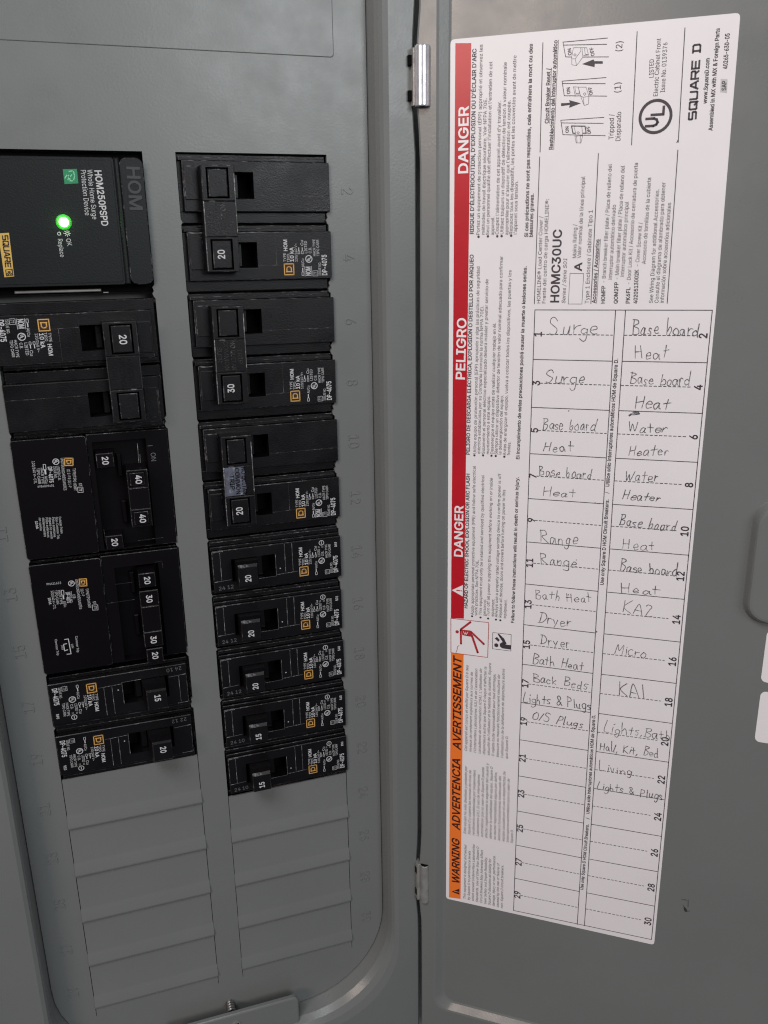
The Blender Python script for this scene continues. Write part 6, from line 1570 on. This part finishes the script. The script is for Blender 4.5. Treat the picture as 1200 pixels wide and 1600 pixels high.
def single_breaker(name, label, slot, flip, rating, code, wire, seed):
    rnd = random.Random(seed)
    if flip:
        e = empty(name, label, 'circuit breaker', panel_frame(LEFT[1] - 0.6, (slot + 1) * PITCH + 2.2, 0, True), G_BRK)
    else:
        e = empty(name, label, 'circuit breaker', panel_frame(RIGHT[0], slot * PITCH + 0.6), G_BRK)
    seat(e, rnd)
    H = H0_
    b = MB()
    b.block(0.4, 57.3, 0.2, 4.35, -9, -1.6, BLACK, EDGE, 0.2)
    b.block(0.4, 57.3, 23.45, 25.0, -9, -1.6, BLACK, EDGE, 0.2)
    b.block(0.8, 57.0, 1.0, 2.6, -1.7, -0.5, BLACK, EDGE, 0.2)
    b.block(0.8, 57.2, 3.0, 4.3, -1.7, 0.4, BLACK, EDGE, 0.2)
    b.build('case', e)
    b = MB()
    b.holed(1.2, 57.9, 4.4, 23.4, -9, H, (9.2, 28.3, 8.9, 19.2), -7.5, BLACK, EDGE, 0.25)
    b.build('pole_face', e)
    b = MB()
    b.loft([[(x0, a, h), (x1, a, h), (x1, c, h), (x0, c, h)] for x0, x1, a, c, h in
            ((20.6, 23.6, 9.2, 19.0, -6.5), (20.6, 23.6, 9.2, 19.0, -2.6), (20.8, 22.9, 9.4, 18.8, -2.0))], BLACK, BLACK)
    b.build('toggle_cradle', e)
    # toggle: hollowed on its upper side
    b = MB()
    lev = ((10.6, 20.4, 9.2, 19.0, -3), (10.6, 20.2, 9.2, 19.0, 3.0), (10.5, 19.6, 7.9, 18.7, 8.2))
    R = [[(x0, a, h), (x1, a, h), (x1, c, h), (x0, c, h)] for x0, x1, a, c, h in lev]
    R.append([(10.7, 8.6, 10.6), (18.9, 8.6, 10.6), (18.9, 18.1, 10.6), (10.7, 18.1, 10.6)])
    R.append([(10.9, 9.6, 11.8), (18.4, 9.6, 11.8), (18.4, 17.6, 11.8), (10.9, 17.6, 11.8)])
    b.loft(R, [BLACK, BLACK, BLACK, EDGE], BLACK)
    tg = b.build('toggle_handle', e)
    b = MB()
    b.text(rating, 15.7, 16.2, 15.7, 12.9, 2.4, 'b', 11.9, PRINT)
    b.build('ampere_rating', tg, fix=False)
    segs = [[(28.5, 18.6), (38.0, 18.3)], [(32.6, 5.0), (32.6, 18.2)], [(35.9, 4.9), (35.9, 18.2)], [(28.4, 9.0), (28.4, 19.2)]]
    if rnd.random() < 0.7:
        segs.append([(4.6, 5.4), (4.6, 18.0)])
        segs.append([(20.5, 19.3), (28.3, 19.2)])
    scuffs(e, segs, SCRATCH, 0.15)
    scuffs(e, [[(1.6, 18.4), (8.6, 18.1)], [(1.8, 4.9), (6.0, 4.8)]], SCRATCH, 0.2)
    b = MB()
    b.text(wire, 2.9, 22.4, 9.6, 22.2, 1.7, 'r', H + 0.05, DIMPRINT)
    b.build('wire_gauge_marking', e, fix=False)
    b = MB()
    b.text('OFF', 35.4, 12.5, 35.4, 8.4, 1.6, 'r', H + 0.12, BLACK, 0.2)
    b.disc((30.2, 15.9), 0.28, H + 0.05, PRINT, 8)
    b.build('moulded_marking', e)
    print_block(e, 1.5, nom=False, canada=True, code=code)
    return e


# right hand column ------------------------------------------------------
double_breaker('double_pole_breaker', 'black two-pole 20 amp breaker at the very top of the right column', 0, False, '20', 'rough_', 1)
double_breaker('double_pole_breaker', 'black two-pole 30 amp breaker, the only one in the right column marked 30', 2, False, '30', 'rough', 2)
double_breaker('double_pole_breaker', 'black two-pole 20 amp breaker whose handle tie is chalky grey with dark lettering', 4, False, '20', 'chalk', 3)
for k, (slot, rating, code, wire, text) in enumerate((
        (6, '20', '049', '24 12', 'black single-pole 20 amp breaker right below the chalky two-pole breaker, beside embossed 14'),
        (7, '20', '502', '24 12', 'black single-pole 20 amp breaker, middle of the three 20s in the right column'),
        (8, '20', '540', '24 12', 'black single-pole 20 amp breaker, lowest 20 in the right column, just above the 15s'),
        (9, '15', '540', '24 10', 'black single-pole 15 amp breaker, upper of the two 15s in the right column'),
        (10, '15', '890', '24 10', 'black single-pole 15 amp breaker at the bottom of the right column above blank knockouts'))):
    single_breaker('single_pole_breaker', text, slot, False, rating, code, wire, 20 + k)

# left hand column -------------------------------------------------------
double_breaker('double_pole_breaker', 'black two-pole 20 amp breaker in the left column under the surge protector', 2, True, '20', 'plain', 5)
single_breaker('single_pole_breaker', 'black single-pole 15 amp breaker in the left column below the four-handle breakers', 8, True, '15', '590', '24 10', 41)
single_breaker('single_pole_breaker', 'black single-pole 20 amp breaker at the bottom of the left column above blank knockouts', 9, True, '20', '910', '22 12', 42)


def tandem(label, slot, kind, TEXT, MARKS):
    U0, V1 = LEFT[1], (slot + 2) * PITCH + 0.6
    e = empty('tandem_breaker', label, 'circuit breaker', panel_frame(U0, V1, 0, True), G_BRK)
    cv = lambda p: (U0 - p[0], V1 - p[1])
    H = H0_
    b = MB()
    b.block(0.3, 58.5, 0.5, 1.2, -9, -1.6, SMOOTHBLACK, EDGE, 0.2)
    b.build('case_wall', e)
    b = MB()
    b.block(0.3, 58.5, 49.9, 50.4, -9, -1.6, SMOOTHBLACK, EDGE, 0.2)
    b.build('case_wall', e)
    b = MB()
    if kind == 'A':
        # rail between label plate and inner edge with the toggle bay cut into it
        b.holed(0.4, 31.4, 1.3, 49.8, -9, 0.6, (9.0, 29.4, 1.9, 46.6), -4.5, SMOOTHBLACK, EDGE, 0.25, floor=SMOOTHBLACK)
    else:
        b.holed(0.4, 31.4, 1.3, 49.8, -9, 0.6, (9.0, 26.6, 1.9, 44.2), -4.5, SMOOTHBLACK, EDGE, 0.25, floor=SMOOTHBLACK)
    b.build('toggle_bay', e)
    b = MB()
    b.round_block(31.5, 58.9, 1.3, 49.6, 1.2, -1.7, H, SMOOTHBLACK, EDGE, 0.2)
    lp = b.build('label_plate', e)

    def toggle(x0, x1, a, c, h, rating=None, tie=None, m=SMOOTHBLACK):
        b = MB()
        b.block(x0, x1, a, c, -4.4, h, m, EDGE, 0.3, draft=0.3)
        o = b.build('toggle_handle', e)
        if rating:
            b = MB()
            mid = (a + c) / 2
            b.text(rating, (x0 + x1) / 2 + 1.1, mid + 1.75, (x0 + x1) / 2 + 1.1, mid - 1.75, 2.3, 'b', h + 0.06, PRINT)
            b.build('ampere_rating', o, fix=False)
        return o
    if kind == 'A':
        toggle(21.6, 28.8, 36.2, 42.6, 3.0, '20')
        toggle(21.6, 28.8, 2.2, 8.4, 3.0, '20')
        b = MB()
        b.holed(9.8, 17.8, 28.4, 35.7, -5, 8.0, (10.9, 16.9, 29.2, 34.9), 7.0, SMOOTHBLACK, EDGE, 0.3)
        b.block(9.8, 17.8, 19.6, 28.4, -5, 7.8, SMOOTHBLACK, EDGE, 0.3)
        b.holed(9.8, 17.8, 12.2, 19.6, -5, 8.0, (10.9, 16.9, 13.0, 18.8), 7.0, SMOOTHBLACK, EDGE, 0.3)
        tie = b.build('handle_tie', e)
        for a, c in ((29.5, 34.6), (13.2, 18.5)):
            b = MB()
            b.block(11.1, 16.7, a, c, 4, 8.2, SMOOTHBLACK, EDGE, 0.25)
            b.build('handle_tip', tie)
            b = MB()
            mid = (a + c) / 2 - 0.2
            b.text('40', 14.6, mid + 1.9, 14.6, mid - 1.9, 2.3, 'b', 8.28, PRINT)
            b.build('ampere_rating', tie, fix=False)
        scuffs(e, [[(12.3, 44.8), (12.5, 36.8)], [(11.8, 40.2), (11.9, 36.9)]], SCRATCH, 0.2, 0.6)
        scuffs(e, [[(28.8, 10.5), (28.8, 4.5)], [(6.0, 4.2), (16.0, 4.1)]], EDGE, 0.18, 0.6)
        b = MB()
        b.text('ON', 7.6, 40.6, 7.6, 36.8, 1.9, 'r', 0.7, DIMPRINT)
        b.line([(8.4, 43.4), (6.6, 43.4)], 0.2, 0.7, DIMPRINT)
        b.build('position_marking', e, fix=False)
    else:
        toggle(10.6, 17.8, 36.4, 43.2, 8.0, '20')
        b = MB()
        b.block(10.4, 17.9, 28.2, 35.2, -5, 8.0, SMOOTHBLACK, EDGE, 0.3)
        b.block(10.4, 17.9, 16.8, 28.1, -5, 7.8, SMOOTHBLACK, EDGE, 0.3)
        b.block(10.4, 17.9, 9.8, 16.7, -5, 8.0, SMOOTHBLACK, EDGE, 0.3)
        tie = b.build('handle_tie', e)
        for mid in (31.6, 13.0):
            b = MB()
            b.text('30', 15.3, mid + 1.8, 15.3, mid - 1.8, 2.3, 'b', 8.08, PRINT)
            b.build('ampere_rating', tie, fix=False)
        toggle(10.6, 17.8, 2.2, 9.2, 8.0, '20')
        scuffs(e, [[(20.0, 29.2), (31.0, 29.0)], [(20.0, 37.0), (27.0, 37.0)], [(7.2, 41.6), (7.4, 44.8), (10.2, 44.6)]], EDGE, 0.18, 0.6)
    for a, c in (((31.0, 40.5)), ((11.5, 21.0))):
        b = MB()
        b.block(19.0, 21.0, a, c, -4.4, -2.0, SMOOTHBLACK, bev=0.4)
        b.build('toggle_cradle', e)
    b = MB()
    h = H + 0.05
    for s, x0, v0, x1, v1, cap, st in TEXT:
        b.text(s, *cv((x0, v0)), *cv((x1, v1)), cap, st, h, PRINT)
    c = cv(MARKS['ul'])
    ul_mark(b, c[0], c[1], h, 1.25)
    for k in ('rect',):
        for p in MARKS[k]:
            b.frame([cv(q) for q in p], 0.2, h, PRINT)
    for p in MARKS['bar']:
        b.poly([cv(q) for q in p], h, PRINT)
    b.frame([cv(q) for q in MARKS['box']], 0.18, h, PRINT)
    bx = [cv(q) for q in MARKS['box']]
    mx_, mv_ = sum(q[0] for q in bx) / 4, sum(q[1] for q in bx) / 4
    b.text('77', mx_ + 0.5, mv_ + .6, mx_ + 0.5, mv_ - .6, 1.0, 'b', h, PRINT)
    for p in MARKS.get('br', []):
        b.line([cv(q) for q in p], 0.32, h, PRINT)
    b.build('printed_marking', e, fix=False)
    g = [cv(q) for q in MARKS['gold']]
    maker_square(e, [g[2], g[3], g[0], g[1]])
    return e


tandem('black four-handle tandem breaker with two tied handles marked 40 and outer handles marked 20', 4, 'A', TANDEM_A_TEXT, TANDEM_A_MARKS)
tandem('black four-handle tandem breaker with handles marked 20, 30, 30 and 20', 6, 'B', TANDEM_B_TEXT, TANDEM_B_MARKS)

# ------------------------------------------------------------------ surge protector
U0, V1 = LEFT[1], 2 * PITCH
sp = empty('surge_protector', 'charcoal surge protector with a glowing green light at the top of the left column',
           'surge protector', panel_frame(U0, V1, 0, True))
cv = lambda p: (U0 - p[0], V1 - p[1])
b = MB()
b.block(0.6, 58.4, 1.0, 50.2, -9, -3.5, VOID)
b.build('case', sp)
b = MB()
b.round_block(0.2, 8.6, 3.9, 48.4, 2.6, -3.5, 2.0, CHARCOAL, EDGE, 0.3)
b.build('end_strip', sp, smooth=40)
b = MB()
b.block(8.6, 10.4, 4.0, 48.3, -3.5, 2.35, CHARCOAL, bev=0.5)
b.build('divider_ridge', sp)
b = MB()
b.round_block(10.4, 58.6, 3.9, 48.4, 1.0, -3.5, 2.0, CHARCOAL, None, 0.2)
b.build('front_shell', sp)
b = MB()
b.round_block(11.2, 58.0, 4.9, 47.4, 1.0, 2.0, 2.13, CHARCOAL, VOID, 0.08)
b.build('label_plate', sp)
b = MB()
for s, x0, v0, x1, v1, cap, st in SURGE_TEXT:
    b.text(s, *cv((x0, v0)), *cv((x1, v1)), cap, st, 2.2, PRINT)
c = cv(SURGE_MARKS['star'])
for k in range(8):
    a = k * math.pi / 4
    b.line([(c[0] + .35 * math.cos(a), c[1] + .35 * math.sin(a)), (c[0] + 1.1 * math.cos(a), c[1] + 1.1 * math.sin(a))], 0.2, 2.2, PRINT)
b.annulus(cv(SURGE_MARKS['o']), 0.4, 0.65, 2.2, PRINT, 16)
b.build('printed_marking', sp, fix=False)
b = MB()
s, x0, v0, x1, v1, cap, st = SURGE_MARKS['hom']
b.text(s, *cv((x0, v0)), *cv((x1, v1)), 4.4, 'b', 2.25, material('embossed_charcoal', (0.045, 0.047, 0.048), 0.55), 0.25)
b.build('embossed_text', sp)
b = MB()
b.poly([cv(q) for q in SURGE_MARKS['green']], 2.2, GREEN)
for p in SURGE_MARKS['leaf']:
    b.line([cv(q) for q in p], 0.35, 2.24, PALEGREEN)
b.build('green_badge', sp, fix=False)
b = MB()
g = [cv(q) for q in SURGE_MARKS['gold']]
b.poly(g, 2.2, YELLOW)
sx = SURGE_MARKS['sq']
square_text(b, 'SQUARE', *cv(sx[:2]), *cv(sx[2:]), 1.7, 0.42, 2.24, BROWN)
d = [cv(q) for q in SURGE_MARKS['dbox']]
b.poly(d, 2.24, BROWN)
dc = Vector((sum(q[0] for q in d) / 4, sum(q[1] for q in d) / 4))
b.line([tuple(dc + Vector(q)) for q in ((.7, .7), (-.7, .7), (-.7, -.3), (-.3, -.7), (.3, -.7), (.7, -.3), (.7, .7))], 0.42, 2.28, YELLOW)
b.build('maker_badge', sp, fix=False)
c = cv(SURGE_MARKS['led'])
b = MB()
b.cyl(c[0], c[1], 2.0, 2.25, 2.75, HALO, 28, dome=0.25)  # added glowing ring, stands in for the bloom around the lamp
b.build('added_halo_ring', sp, smooth=60)
b = MB()
b.cyl(c[0], c[1], 2.1, 3.0, 1.6, LED, 24, dome=0.8)
b.build('status_light', sp, smooth=60)
b = MB()
b.block(19.6, 50.0, 1.5, 2.5, -3.4, -1.5, DULLSTEEL)
b.block(17.0, 19.0, 0.9, 1.3, -3.4, -1.0, ZINC)
b.build('mounting_clip', sp)
